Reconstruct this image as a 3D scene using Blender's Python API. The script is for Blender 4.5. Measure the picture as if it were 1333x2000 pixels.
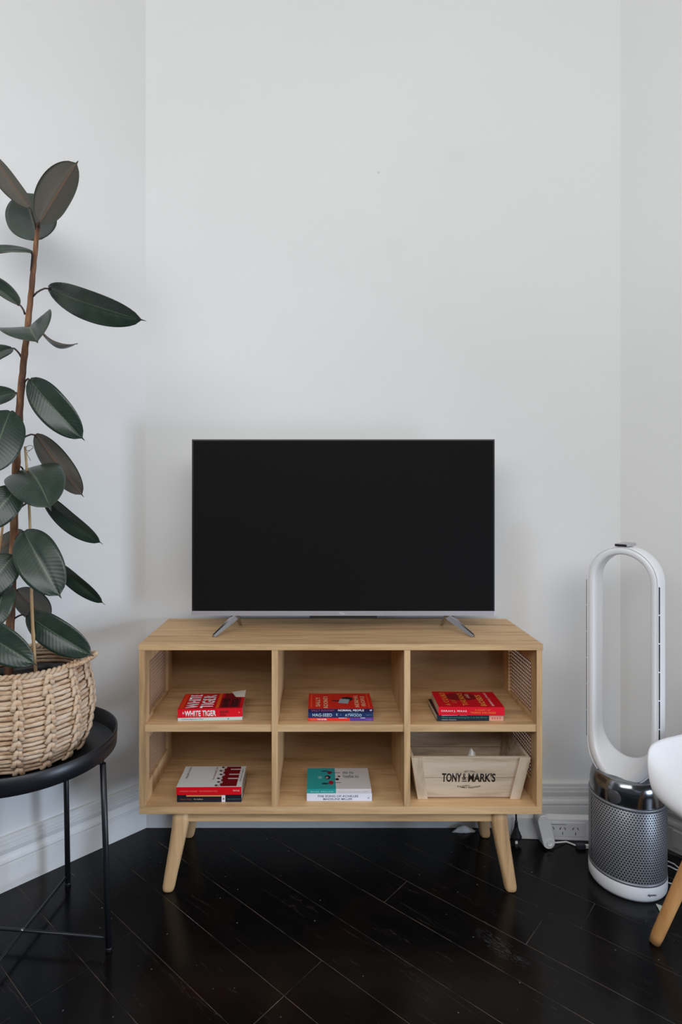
import bpy, bmesh, math, random
from mathutils import Vector, Matrix, noise

for o in list(bpy.data.objects):
    bpy.data.objects.remove(o, do_unlink=True)
SC = bpy.context.scene
COL = SC.collection
R = math.radians

# ------------------------------------------------------------------ camera
F = 1120.0                      # focal length in pixels of a 1333 x 2000 frame
PITCH = 0.0
PX, PY = 627.0, 957.0           # principal point
CZ = 1.205
cam = bpy.data.cameras.new('camera')
cam.sensor_fit = 'VERTICAL'
cam.sensor_height = 36.0
cam.sensor_width = 24.0
cam.lens = F / 2000.0 * 36.0
cam.shift_x = (666.5 - PX) / 2000.0
cam.shift_y = -(1000.0 - PY) / 2000.0
cam.clip_start = 0.05
cam_o = bpy.data.objects.new('camera', cam)
COL.objects.link(cam_o)
cam_o.location = (0, 0, CZ)
cam_o.rotation_euler = (R(90) - PITCH, 0, 0)
SC.camera = cam_o

# ------------------------------------------------------------------ world, lights, exposure
SC.view_settings.view_transform = 'Standard'
SC.view_settings.look = 'None'
SC.view_settings.exposure = 0.0
SC.view_settings.gamma = 1.0
SC.view_settings.use_curve_mapping = False
w = bpy.data.worlds.new('world')
SC.world = w
w.use_nodes = True
bg = w.node_tree.nodes['Background']
bg.inputs[0].default_value = (0.80, 0.88, 1.0, 1)
bg.inputs[1].default_value = 0.11


def area(name, loc, aim, sx, sy, power, col):
    l = bpy.data.lights.new(name, 'AREA')
    l.shape = 'RECTANGLE'
    l.size, l.size_y, l.energy, l.color = sx, sy, power, col
    o = bpy.data.objects.new(name, l)
    COL.objects.link(o)
    o.location = loc
    o.rotation_euler = (Vector(aim) - Vector(loc)).to_track_quat('-Z', 'Y').to_euler()
    return o


area('window_light_front', (0.0, -1.05, 2.50), (0.25, 2.0, 1.9), 4.2, 1.15, 71, (0.985, 0.99, 1.0))
lr = area('window_light_right', (1.95, 0.35, 0.62), (-0.95, 1.70, 0.33), 0.6, 0.75, 6.5, (0.66, 0.80, 1.0))
lr.data.spread = R(75)


# ------------------------------------------------------------------ helpers
def at(px, py, Y):
    """world point seen at a photograph pixel at depth Y"""
    x = (px - PX) / F
    u = -(py - PY) / F
    d = Vector((x, math.cos(PITCH) + u * math.sin(PITCH), -math.sin(PITCH) + u * math.cos(PITCH)))
    return Vector((0, 0, CZ)) + d * (Y / d.y)


def srgb(r, g, b):
    f = lambda c: (c / 255 / 12.92) if c / 255 <= 0.04045 else ((c / 255 + 0.055) / 1.055) ** 2.4
    return (f(r), f(g), f(b), 1)


def mat(name, col, rough=0.5, metal=0.0, spec=0.5, coat=0.0):
    m = bpy.data.materials.new(name)
    m.use_nodes = True
    b = m.node_tree.nodes['Principled BSDF']
    b.inputs['Base Color'].default_value = col
    b.inputs['Roughness'].default_value = rough
    b.inputs['Metallic'].default_value = metal
    b.inputs['Specular IOR Level'].default_value = spec
    b.inputs['Coat Weight'].default_value = coat
    return m


def nd(m, t, **kw):
    n = m.node_tree.nodes.new(t)
    for k, v in kw.items():
        setattr(n, k, v)
    return n


def lk(m, a, b):
    m.node_tree.links.new(a, b)


def ramp(m, fac, stops):
    r = nd(m, 'ShaderNodeValToRGB')
    els = r.color_ramp.elements
    while len(els) > 1:
        els.remove(els[-1])
    els[0].position, els[0].color = stops[0]
    for p, c in stops[1:]:
        e = els.new(p)
        e.color = c
    lk(m, fac, r.inputs[0])
    return r


def coords(m, scale, kind='Object', rot=(0, 0, 0)):
    tc = nd(m, 'ShaderNodeTexCoord')
    mp = nd(m, 'ShaderNodeMapping')
    mp.inputs['Scale'].default_value = scale
    mp.inputs['Rotation'].default_value = rot
    lk(m, tc.outputs[kind], mp.inputs[0])
    return mp


def noisetex(m, vec, scale, detail=4, rough=0.6, dist=0.0):
    n = nd(m, 'ShaderNodeTexNoise')
    n.inputs['Scale'].default_value = scale
    n.inputs['Detail'].default_value = detail
    n.inputs['Roughness'].default_value = rough
    n.inputs['Distortion'].default_value = dist
    lk(m, vec.outputs[0], n.inputs['Vector'])
    return n


def bump(m, height, strength=0.2, dist=0.001):
    b = nd(m, 'ShaderNodeBump')
    b.inputs['Strength'].default_value = strength
    b.inputs['Distance'].default_value = dist
    lk(m, height, b.inputs['Height'])
    lk(m, b.outputs[0], m.node_tree.nodes['Principled BSDF'].inputs['Normal'])
    return b


def pb(m):
    return m.node_tree.nodes['Principled BSDF']


def wood(name, dark, mid, light, axis='x', rough=0.5, fine=1.0):
    m = mat(name, mid, rough, spec=0.35)
    a, b = 5, 60 * fine
    sc = {'x': (a, b, b), 'y': (b, a, b), 'z': (b, b, a)}[axis]
    v = coords(m, sc)
    n1 = noisetex(m, v, 1.0, 5, 0.62, 0.4)
    v2 = coords(m, tuple(s * 0.22 for s in sc))
    n2 = noisetex(m, v2, 1.0, 3, 0.5, 1.2)
    mx = nd(m, 'ShaderNodeMath', operation='ADD')
    lk(m, n1.outputs[0], mx.inputs[0])
    lk(m, n2.outputs[0], mx.inputs[1])
    hf = nd(m, 'ShaderNodeMath', operation='MULTIPLY')
    hf.inputs[1].default_value = 0.5
    lk(m, mx.outputs[0], hf.inputs[0])
    r = ramp(m, hf.outputs[0], [(0.34, dark), (0.5, mid), (0.66, light)])
    lk(m, r.outputs[0], pb(m).inputs['Base Color'])
    bump(m, n1.outputs[0], 0.12, 0.0006)
    return m


class MB:
    def __init__(s):
        s.bm = bmesh.new()
        s.uv = None

    def box(s, x0, x1, y0, y1, z0, z1, bev=0.0, M=None, mi=0):
        vs = [s.bm.verts.new((x, y, z)) for x in (x0, x1) for y in (y0, y1) for z in (z0, z1)]
        fs = []
        for q in ((0, 1, 3, 2), (4, 6, 7, 5), (0, 4, 5, 1), (2, 3, 7, 6), (0, 2, 6, 4), (1, 5, 7, 3)):
            f = s.bm.faces.new([vs[i] for i in q])
            f.material_index = mi
            fs.append(f)
        if bev > 0:
            es = list({e for f in fs for e in f.edges})
            r = bmesh.ops.bevel(s.bm, geom=es, offset=bev, segments=2, profile=0.7, affect='EDGES')
            vs = list({v for f in r['faces'] for v in f.verts} | {v for v in vs if v.is_valid})
        if M is not None:
            for v in vs:
                if v.is_valid:
                    v.co = M @ v.co
        return s

    def hexa(s, a, b, mi=0):
        """a, b: two quads (4 points each) joined"""
        va = [s.bm.verts.new(p) for p in a]
        vb = [s.bm.verts.new(p) for p in b]
        fs = [s.bm.faces.new(va[::-1]), s.bm.faces.new(vb)]
        for i in range(4):
            j = (i + 1) % 4
            fs.append(s.bm.faces.new((va[i], va[j], vb[j], vb[i])))
        for f in fs:
            f.material_index = mi
        return s

    def tube(s, pts, rad, n=10, closed=False, caps=True, mi=0, flat=1.0):
        pts = [Vector(p) for p in pts]
        N = len(pts)
        rads = rad if isinstance(rad, (list, tuple)) else [rad] * N
        rings = []
        up = None
        for i, p in enumerate(pts):
            if closed:
                t = pts[(i + 1) % N] - pts[i - 1]
            else:
                t = pts[min(i + 1, N - 1)] - pts[max(i - 1, 0)]
            t.normalize()
            if up is None:
                up = Vector((0, 0, 1)) if abs(t.z) < 0.9 else Vector((0, 1, 0))
            sd = t.cross(up)
            sd.normalize()
            up = sd.cross(t)
            up.normalize()
            rings.append([s.bm.verts.new(p + (sd * math.cos(2 * math.pi * k / n) + up * flat * math.sin(2 * math.pi * k / n)) * rads[i]) for k in range(n)])
        M = N if closed else N - 1
        for i in range(M):
            a, b = rings[i], rings[(i + 1) % N]
            for k in range(n):
                f = s.bm.faces.new((a[k], a[(k + 1) % n], b[(k + 1) % n], b[k]))
                f.smooth = True
                f.material_index = mi
        if caps and not closed:
            s.bm.faces.new(rings[0][::-1]).material_index = mi
            s.bm.faces.new(rings[-1]).material_index = mi
        return s

    def lathe(s, prof, c=(0, 0, 0), n=48, mi=0, cap0=False, cap1=False, smooth=True):
        c = Vector(c)
        rings = [[s.bm.verts.new(c + Vector((r * math.cos(2 * math.pi * k / n), r * math.sin(2 * math.pi * k / n), z))) for k in range(n)] for r, z in prof]
        for a, b in zip(rings, rings[1:]):
            for k in range(n):
                f = s.bm.faces.new((a[k], a[(k + 1) % n], b[(k + 1) % n], b[k]))
                f.smooth = smooth
                f.material_index = mi
        if cap0:
            s.bm.faces.new(rings[0][::-1]).material_index = mi
        if cap1:
            s.bm.faces.new(rings[-1]).material_index = mi
        return s

    def grid(s, P, mi=0, flip=False, uvs=None):
        """P[i][j] points"""
        V = [[s.bm.verts.new(p) for p in row] for row in P]
        lay = s.bm.loops.layers.uv.verify() if uvs else None
        for i in range(len(P) - 1):
            for j in range(len(P[0]) - 1):
                idx = [(i, j), (i + 1, j), (i + 1, j + 1), (i, j + 1)]
                if flip:
                    idx = idx[::-1]
                f = s.bm.faces.new([V[a][b] for a, b in idx])
                f.smooth = True
                f.material_index = mi
                if uvs:
                    for l, (a, b) in zip(f.loops, idx):
                        l[lay].uv = uvs[a][b]
        return V

    def build(s, name, m, parent=None, M=None, smooth=None, normals=True):
        if normals:
            bmesh.ops.recalc_face_normals(s.bm, faces=s.bm.faces)
        me = bpy.data.meshes.new(name)
        s.bm.to_mesh(me)
        s.bm.free()
        for x in (m if isinstance(m, (list, tuple)) else [m]):
            me.materials.append(x)
        if smooth:
            for p in me.polygons:
                p.use_smooth = True
        o = bpy.data.objects.new(name, me)
        COL.objects.link(o)
        if M is not None:
            o.matrix_local = M
        if parent is not None:
            o.parent = parent
        return o


def thing(name, label, cat, loc=(0, 0, 0), rz=0.0, group=None):
    o = bpy.data.objects.new(name, None)
    o.empty_display_size = 0.05
    COL.objects.link(o)
    o.location = loc
    o.rotation_euler = (0, 0, rz)
    o['label'] = label
    o['category'] = cat
    if group:
        o['group'] = group
    return o


def tag(o, label, cat, group=None):
    o['label'] = label
    o['category'] = cat
    if group:
        o['group'] = group
    return o


def struct(o):
    o['kind'] = 'structure'
    return o


def rel(parent):
    """vertices are written in world space; returns the matrix that keeps them there under parent"""
    L = Matrix.Translation(parent.location) @ parent.rotation_euler.to_matrix().to_4x4()
    return L.inverted()


def frame(o, x, y):
    x = Vector(x).normalized()
    y = Vector(y).normalized()
    z = x.cross(y)
    M = Matrix((x, y, z)).transposed().to_4x4()
    M.translation = Vector(o)
    return M


_tc = {}


def text(body, w_, h_, m, parent, M, name='lettering', bold=0.0, depth=0.0002, arc=0.0):
    """flat lettering scaled to w_ x h_, origin at its lower left"""
    cu = bpy.data.curves.new('t', 'FONT')
    cu.body = body
    cu.size = 1.0
    cu.offset = bold
    cu.resolution_u = 3
    cu.space_line = 0.85
    t = bpy.data.objects.new('t', cu)
    COL.objects.link(t)
    bpy.context.view_layer.update()
    me = bpy.data.meshes.new_from_object(t.evaluated_get(bpy.context.evaluated_depsgraph_get()))
    bpy.data.objects.remove(t, do_unlink=True)
    bpy.data.curves.remove(cu)
    xs = [v.co.x for v in me.vertices]
    ys = [v.co.y for v in me.vertices]
    x0, x1, y0, y1 = min(xs), max(xs), min(ys), max(ys)
    bm = bmesh.new()
    bm.from_mesh(me)
    for v in bm.verts:
        u = (v.co.x - x0) / (x1 - x0)
        v.co = Vector((u * w_, (v.co.y - y0) / (y1 - y0) * h_ + arc * (1 - (2 * u - 1) ** 2), 0))
    r = bmesh.ops.extrude_face_region(bm, geom=bm.faces[:])
    for g in r['geom']:
        if isinstance(g, bmesh.types.BMVert):
            g.co.z += depth
    bm.to_mesh(me)
    bm.free()
    me.name = name
    me.materials.clear()
    me.materials.append(m)
    o = bpy.data.objects.new(name, me)
    COL.objects.link(o)
    o.matrix_local = M
    o.parent = parent
    return o


# ------------------------------------------------------------------ materials
M_wall = mat('wall_paint', (0.80, 0.80, 0.79, 1), 0.85, spec=0.2)
v = coords(M_wall, (1, 1, 1))
n = noisetex(M_wall, v, 160, 3, 0.6)
bump(M_wall, n.outputs[0], 0.06, 0.001)
n2 = noisetex(M_wall, v, 1.6, 3, 0.5)
base = ramp(M_wall, n2.outputs[0], [(0.3, (0.785, 0.785, 0.778, 1)), (0.7, (0.81, 0.81, 0.805, 1))]).outputs[0]
geo = nd(M_wall, 'ShaderNodeNewGeometry')
for p, rad, dk in ((at(888, 305, 2.065), 0.045, 0.045), (at(770, 483, 2.065), 0.05, 0.035), (at(740, 337, 2.065), 0.006, 0.35)):
    ds = nd(M_wall, 'ShaderNodeVectorMath', operation='DISTANCE')
    ds.inputs[1].default_value = p
    lk(M_wall, geo.outputs['Position'], ds.inputs[0])
    mr = nd(M_wall, 'ShaderNodeMapRange')
    mr.inputs['From Min'].default_value = rad * 0.5
    mr.inputs['From Max'].default_value = rad
    mr.inputs['To Min'].default_value = dk
    mr.inputs['To Max'].default_value = 0.0
    lk(M_wall, ds.outputs['Value'], mr.inputs['Value'])
    mx = nd(M_wall, 'ShaderNodeMixRGB')
    mx.inputs[2].default_value = (0.35, 0.35, 0.37, 1)
    lk(M_wall, mr.outputs[0], mx.inputs[0])
    lk(M_wall, base, mx.inputs[1])
    base = mx.outputs[0]
lk(M_wall, base, pb(M_wall).inputs['Base Color'])

M_trim = mat('trim_paint', (0.78, 0.775, 0.76, 1), 0.45, spec=0.4)
v = coords(M_trim, (1, 1, 1))
n = noisetex(M_trim, v, 30, 3)
lk(M_trim, ramp(M_trim, n.outputs[0], [(0.25, (0.76, 0.755, 0.742, 1)), (0.6, (0.79, 0.785, 0.775, 1))]).outputs[0], pb(M_trim).inputs['Base Color'])
M_ceil = mat('ceiling_paint', (0.82, 0.82, 0.81, 1), 0.9)

# black painted boards: random value per board, worn scratches and specks
M_plank = mat('black_boards', (0.01, 0.01, 0.011, 1), 0.3, spec=0.24)
th = R(-41.5)
v = coords(M_plank, (1, 1, 1), rot=(0, 0, 0))
vr = nd(M_plank, 'ShaderNodeVectorRotate', rotation_type='Z_AXIS')
vr.inputs['Angle'].default_value = -th
lk(M_plank, v.outputs[0], vr.inputs['Vector'])
st = nd(M_plank, 'ShaderNodeMapping')
st.inputs['Scale'].default_value = (6, 70, 1)
lk(M_plank, vr.outputs[0], st.inputs[0])
g1 = noisetex(M_plank, st, 1.0, 5, 0.65, 0.6)
oi = nd(M_plank, 'ShaderNodeObjectInfo')
tone = ramp(M_plank, g1.outputs[0], [(0.3, (0.0022, 0.0022, 0.0025, 1)), (0.7, (0.0050, 0.0047, 0.0047, 1))])
big = noisetex(M_plank, v, 5, 2)
redm = ramp(M_plank, big.outputs[0], [(0.5, (0, 0, 0, 1)), (0.72, (1, 1, 1, 1))])
mr1 = nd(M_plank, 'ShaderNodeMixRGB')
mr1.inputs[2].default_value = (0.008, 0.0048, 0.0045, 1)
lk(M_plank, redm.outputs[0], mr1.inputs[0])
lk(M_plank, tone.outputs[0], mr1.inputs[1])
# scuffs
vo = nd(M_plank, 'ShaderNodeTexVoronoi')
vo.inputs['Scale'].default_value = 24
lk(M_plank, v.outputs[0], vo.inputs['Vector'])
warp = noisetex(M_plank, v, 200, 2)
sub = nd(M_plank, 'ShaderNodeMath', operation='MULTIPLY_ADD')
sub.inputs[1].default_value = 0.09
lk(M_plank, warp.outputs[0], sub.inputs[0])
lk(M_plank, vo.outputs['Distance'], sub.inputs[2])
spk = ramp(M_plank, sub.outputs[0], [(0.088, (1, 1, 1, 1)), (0.10, (0, 0, 0, 1))])
cr = nd(M_plank, 'ShaderNodeSeparateColor')
lk(M_plank, vo.outputs['Color'], cr.inputs[0])
gate = nd(M_plank, 'ShaderNodeMath', operation='GREATER_THAN')
gate.inputs[1].default_value = 0.40
lk(M_plank, cr.outputs[0], gate.inputs[0])
mg = nd(M_plank, 'ShaderNodeMath', operation='MULTIPLY')
lk(M_plank, gate.outputs[0], mg.inputs[0])
lk(M_plank, spk.outputs[0], mg.inputs[1])
mr2 = nd(M_plank, 'ShaderNodeMixRGB')
mr2.inputs[2].default_value = (0.10, 0.10, 0.10, 1)
lk(M_plank, mg.outputs[0], mr2.inputs[0])
lk(M_plank, mr1.outputs[0], mr2.inputs[1])
# worn swirl where the paint has rubbed through
sw = nd(M_plank, 'ShaderNodeVectorMath', operation='SUBTRACT')
lk(M_plank, v.outputs[0], sw.inputs[0])
sw.inputs[1].default_value = ((978 - PX) / F * 1.52, CZ * F / (1850 - PY), 0)
swr = nd(M_plank, 'ShaderNodeVectorRotate', rotation_type='Z_AXIS')
swr.inputs['Angle'].default_value = R(52)
lk(M_plank, sw.outputs[0], swr.inputs['Vector'])
sws = nd(M_plank, 'ShaderNodeMapping')
sws.inputs['Scale'].default_value = (11, 30, 1)
lk(M_plank, swr.outputs[0], sws.inputs[0])
swl = nd(M_plank, 'ShaderNodeVectorMath', operation='LENGTH')
lk(M_plank, sws.outputs[0], swl.inputs[0])
swm = ramp(M_plank, swl.outputs['Value'], [(0.55, (1, 1, 1, 1)), (1.0, (0, 0, 0, 1))])
swn = noisetex(M_plank, sws, 2.3, 2, 0.5, 2.0)
swb = ramp(M_plank, swn.outputs[0], [(0.47, (0, 0, 0, 1)), (0.52, (1, 1, 1, 1)), (0.58, (0, 0, 0, 1))])
swx = nd(M_plank, 'ShaderNodeMath', operation='MULTIPLY')
lk(M_plank, swm.outputs[0], swx.inputs[0])
lk(M_plank, swb.outputs[0], swx.inputs[1])
mr3 = nd(M_plank, 'ShaderNodeMixRGB')
mr3.inputs[2].default_value = (0.045, 0.045, 0.045, 1)
lk(M_plank, swx.outputs[0], mr3.inputs[0])
lk(M_plank, mr2.outputs[0], mr3.inputs[1])
# long fine scratches along the boards
sc_ = nd(M_plank, 'ShaderNodeMapping')
sc_.inputs['Scale'].default_value = (3.0, 42, 1)
lk(M_plank, vr.outputs[0], sc_.inputs[0])
scn = noisetex(M_plank, sc_, 1.0, 3, 0.5, 1.0)
scb = ramp(M_plank, scn.outputs[0], [(0.640, (0, 0, 0, 1)), (0.648, (1, 1, 1, 1)), (0.656, (0, 0, 0, 1))])
mr4 = nd(M_plank, 'ShaderNodeMixRGB')
mr4.inputs[2].default_value = (0.030, 0.022, 0.018, 1)
lk(M_plank, scb.outputs[0], mr4.inputs[0])
lk(M_plank, mr3.outputs[0], mr4.inputs[1])
lk(M_plank, mr4.outputs[0], pb(M_plank).inputs['Base Color'])
rr = nd(M_plank, 'ShaderNodeMapRange')
rr.inputs['To Min'].default_value = 0.16
rr.inputs['To Max'].default_value = 0.27
lk(M_plank, g1.outputs[0], rr.inputs['Value'])
lk(M_plank, rr.outputs[0], pb(M_plank).inputs['Roughness'])
bump(M_plank, g1.outputs[0], 0.05, 0.0006)

M_joint = mat('dusty_joint', (0.05, 0.045, 0.04, 1), 0.9)
v = coords(M_joint, (1, 1, 1))
n = noisetex(M_joint, v, 7, 4, 0.7)
lk(M_joint, ramp(M_joint, n.outputs[0], [(0.40, (0.008, 0.008, 0.007, 1)), (0.50, (0.07, 0.062, 0.056, 1)), (0.56, (0.12, 0.065, 0.04, 1)), (0.60, (0.10, 0.09, 0.085, 1)), (0.70, (0.30, 0.27, 0.25, 1))]).outputs[0], pb(M_joint).inputs['Base Color'])

OAK = (srgb(166, 132, 94), srgb(205, 167, 122), srgb(224, 188, 142))
M_oak = wood('oak_x', *OAK, axis='x')
M_oakz = wood('oak_z', *OAK, axis='z')
M_oaky = wood('oak_y', *OAK, axis='y')
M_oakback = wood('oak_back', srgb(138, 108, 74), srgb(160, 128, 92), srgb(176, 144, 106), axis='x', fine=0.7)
M_beech = wood('beech', srgb(182, 128, 76), srgb(200, 146, 90), srgb(212, 160, 104), axis='z', fine=0.8)
M_pine = wood('pine', srgb(150, 128, 108), srgb(203, 182, 158), srgb(220, 202, 180), axis='x', fine=0.8)
M_pinez = wood('pine_z', srgb(178, 154, 128), srgb(205, 184, 158), srgb(216, 197, 174), axis='z', fine=0.7)
M_cane = mat('cane', srgb(176, 138, 108), 0.6)
M_black = mat('black_metal', (0.010, 0.011, 0.014, 1), 0.38, spec=0.5)
M_chrome = mat('foot_chrome', (0.42, 0.41, 0.42, 1), 0.22, metal=1.0)
M_tvplastic = mat('tv_black', (0.010, 0.010, 0.011, 1), 0.4)
M_screen = mat('tv_screen', srgb(22, 22, 22), 0.6, spec=0.05)
M_silver = mat('tv_silver', (0.52, 0.51, 0.55, 1), 0.38, metal=0.6)
M_white = mat('white_plastic', (0.88, 0.89, 0.91, 1), 0.28, spec=0.5)
M_whitem = mat('white_satin', (0.86, 0.87, 0.90, 1), 0.42, spec=0.5)
M_grey = mat('grey_plastic', (0.32, 0.33, 0.35, 1), 0.35)
M_dark = mat('dark_plastic', (0.012, 0.012, 0.014, 1), 0.4)
M_steel = mat('collar_steel', (0.30, 0.31, 0.33, 1), 0.16, metal=1.0)
M_lcd = mat('lcd', (0.09, 0.09, 0.095, 1), 0.3)
M_pages = mat('pages', srgb(200, 190, 170), 0.85)
v = coords(M_pages, (3, 3, 900))
n = noisetex(M_pages, v, 1.0, 2)
lk(M_pages, ramp(M_pages, n.outputs[0], [(0.3, srgb(165, 155, 138)), (0.7, srgb(214, 206, 190))]).outputs[0], pb(M_pages).inputs['Base Color'])
_inks = {}


def ink(r, g, b, rough=0.45):
    k = (r, g, b, rough)
    if k not in _inks:
        _inks[k] = mat('ink_%d_%d_%d' % (r, g, b), srgb(r, g, b), rough, spec=0.4)
    return _inks[k]


M_leaf = mat('leaf_upper', srgb(38, 62, 46), 0.32, spec=0.5)
uvn = nd(M_leaf, 'ShaderNodeUVMap')
sx = nd(M_leaf, 'ShaderNodeSeparateXYZ')
lk(M_leaf, uvn.outputs[0], sx.inputs[0])
au = nd(M_leaf, 'ShaderNodeMath', operation='ABSOLUTE')
lk(M_leaf, sx.outputs[0], au.inputs[0])
rb = ramp(M_leaf, au.outputs[0], [(0.0, srgb(84, 100, 78)), (0.035, srgb(60, 78, 60)), (0.07, (0, 0, 0, 1))])
rbm = ramp(M_leaf, au.outputs[0], [(0.0, (1, 1, 1, 1)), (0.03, (0.8, 0.8, 0.8, 1)), (0.06, (0, 0, 0, 1))])
v = coords(M_leaf, (1, 1, 1))
nn = noisetex(M_leaf, v, 18, 3)
lc = ramp(M_leaf, nn.outputs[0], [(0.3, srgb(30, 45, 39)), (0.7, srgb(47, 63, 51))])
mxl = nd(M_leaf, 'ShaderNodeMixRGB')
lk(M_leaf, rbm.outputs[0], mxl.inputs[0])
lk(M_leaf, lc.outputs[0], mxl.inputs[1])
lk(M_leaf, rb.outputs[0], mxl.inputs[2])
lk(M_leaf, mxl.outputs[0], pb(M_leaf).inputs['Base Color'])
# side veins
vm = nd(M_leaf, 'ShaderNodeMath', operation='MULTIPLY_ADD')
vm.inputs[1].default_value = -0.16
lk(M_leaf, au.outputs[0], vm.inputs[0])
lk(M_leaf, sx.outputs[1], vm.inputs[2])
vs_ = nd(M_leaf, 'ShaderNodeMath', operation='MULTIPLY')
vs_.inputs[1].default_value = 120
lk(M_leaf, vm.outputs[0], vs_.inputs[0])
vsn = nd(M_leaf, 'ShaderNodeMath', operation='SINE')
lk(M_leaf, vs_.outputs[0], vsn.inputs[0])
bump(M_leaf, vsn.outputs[0], 0.10, 0.0006)

M_under = mat('leaf_under', srgb(98, 92, 80), 0.6, spec=0.3)
uvn = nd(M_under, 'ShaderNodeUVMap')
sx = nd(M_under, 'ShaderNodeSeparateXYZ')
lk(M_under, uvn.outputs[0], sx.inputs[0])
au = nd(M_under, 'ShaderNodeMath', operation='ABSOLUTE')
lk(M_under, sx.outputs[0], au.inputs[0])
lk(M_under, ramp(M_under, au.outputs[0], [(0.0, srgb(124, 96, 74)), (0.03, srgb(116, 92, 74)), (0.06, srgb(92, 86, 77)), (0.85, srgb(84, 82, 74)), (1.0, srgb(62, 70, 58))]).outputs[0], pb(M_under).inputs['Base Color'])

M_stem = mat('bark', srgb(120, 84, 58), 0.8)
v = coords(M_stem, (50, 50, 9))
n = noisetex(M_stem, v, 1, 4, 0.6)
lk(M_stem, ramp(M_stem, n.outputs[0], [(0.35, srgb(66, 44, 36)), (0.5, srgb(112, 76, 52)), (0.66, srgb(156, 112, 78))]).outputs[0], pb(M_stem).inputs['Base Color'])
M_petiole = mat('petiole', srgb(58, 44, 40), 0.5)
M_bamboo = mat('bamboo', srgb(190, 158, 112), 0.5)
v = coords(M_bamboo, (90, 90, 6))
n = noisetex(M_bamboo, v, 1, 3)
lk(M_bamboo, ramp(M_bamboo, n.outputs[0], [(0.3, srgb(168, 134, 92)), (0.7, srgb(204, 174, 130))]).outputs[0], pb(M_bamboo).inputs['Base Color'])
M_soil = mat('soil', srgb(40, 30, 24), 0.95)
M_twine = mat('twine', srgb(150, 130, 100), 0.8)

M_strand = mat('hyacinth', srgb(200, 172, 142), 0.75, spec=0.25)
v = coords(M_strand, (60, 60, 260))
n = noisetex(M_strand, v, 1, 4, 0.65, 0.5)
vb_ = coords(M_strand, (14, 14, 50))
nb = noisetex(M_strand, vb_, 1, 2)
ad = nd(M_strand, 'ShaderNodeMath', operation='ADD')
lk(M_strand, n.outputs[0], ad.inputs[0])
lk(M_strand, nb.outputs[0], ad.inputs[1])
hv = nd(M_strand, 'ShaderNodeMath', operation='MULTIPLY')
hv.inputs[1].default_value = 0.5
lk(M_strand, ad.outputs[0], hv.inputs[0])
lk(M_strand, ramp(M_strand, hv.outputs[0], [(0.34, srgb(140, 104, 78)), (0.44, srgb(192, 158, 126)), (0.54, srgb(210, 186, 160)), (0.66, srgb(222, 202, 180))]).outputs[0], pb(M_strand).inputs['Base Color'])
bump(M_strand, n.outputs[0], 0.6, 0.002)
M_gapshade = mat('basket_gap_shade', srgb(112, 84, 60), 0.9)  # dark brown standing in for shade between the strands

# perforated shroud: hexagonal dots from metric UVs
M_perf = mat('perforated_silver', (0.30, 0.31, 0.34, 1), 0.42, metal=0.55)


def perf_nodes(m, lightc, darkc, pitch):
    uvn = nd(m, 'ShaderNodeUVMap')
    sx = nd(m, 'ShaderNodeSeparateXYZ')
    lk(m, uvn.outputs[0], sx.inputs[0])

    def cell(ox, oy):
        outs = []
        for k, (o_, per) in enumerate(((ox, pitch), (oy, pitch * 1.732))):
            a = nd(m, 'ShaderNodeMath', operation='ADD')
            a.inputs[1].default_value = o_ * per + 50 * per
            lk(m, sx.outputs[k], a.inputs[0])
            b = nd(m, 'ShaderNodeMath', operation='MODULO')
            b.inputs[1].default_value = per
            lk(m, a.outputs[0], b.inputs[0])
            c = nd(m, 'ShaderNodeMath', operation='SUBTRACT')
            c.inputs[1].default_value = per / 2
            lk(m, b.outputs[0], c.inputs[0])
            d = nd(m, 'ShaderNodeMath', operation='POWER')
            d.inputs[1].default_value = 2
            ab = nd(m, 'ShaderNodeMath', operation='ABSOLUTE')
            lk(m, c.outputs[0], ab.inputs[0])
            lk(m, ab.outputs[0], d.inputs[0])
            outs.append(d)
        e = nd(m, 'ShaderNodeMath', operation='ADD')
        lk(m, outs[0].outputs[0], e.inputs[0])
        lk(m, outs[1].outputs[0], e.inputs[1])
        q = nd(m, 'ShaderNodeMath', operation='SQRT')
        lk(m, e.outputs[0], q.inputs[0])
        return q
    a, b = cell(0, 0), cell(0.5, 0.5)
    mn = nd(m, 'ShaderNodeMath', operation='MINIMUM')
    lk(m, a.outputs[0], mn.inputs[0])
    lk(m, b.outputs[0], mn.inputs[1])
    dv = nd(m, 'ShaderNodeMath', operation='DIVIDE')
    dv.inputs[1].default_value = pitch
    lk(m, mn.outputs[0], dv.inputs[0])
    r = ramp(m, dv.outputs[0], [(0.27, darkc), (0.34, lightc)])
    lk(m, r.outputs[0], pb(m).inputs['Base Color'])
    rm = ramp(m, dv.outputs[0], [(0.27, (0, 0, 0, 1)), (0.34, (0.55, 0.55, 0.55, 1))])
    lk(m, rm.outputs[0], pb(m).inputs['Metallic'])
    bump(m, rm.outputs[0], 0.5, 0.001)


perf_nodes(M_perf, (0.42, 0.43, 0.46, 1), (0.010, 0.011, 0.014, 1), 0.0084)

# ------------------------------------------------------------------ setting: room shell
WY = 2.065                                       # back wall
CL = Vector((-0.631, WY))                        # left inner corner
CR = Vector((1.080, WY))                         # right inner corner
DL = Vector((-0.7071, -0.7071))
DR = Vector((0.616, -0.7877))
HT = 3.10


def wall(name, a, b, thick=0.12):
    a, b = Vector(a), Vector(b)
    t = (b - a).normalized()
    nrm = Vector((t.y, -t.x))                    # outward chosen by sign below
    if nrm.dot(Vector((0.1, 0.8)) - a) > 0:
        nrm = -nrm
    q = [a, b, b + nrm * thick, a + nrm * thick]
    m = MB()
    m.hexa([(p.x, p.y, -0.05) for p in q], [(p.x, p.y, HT) for p in q])
    return struct(m.build(name, M_wall))


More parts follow.
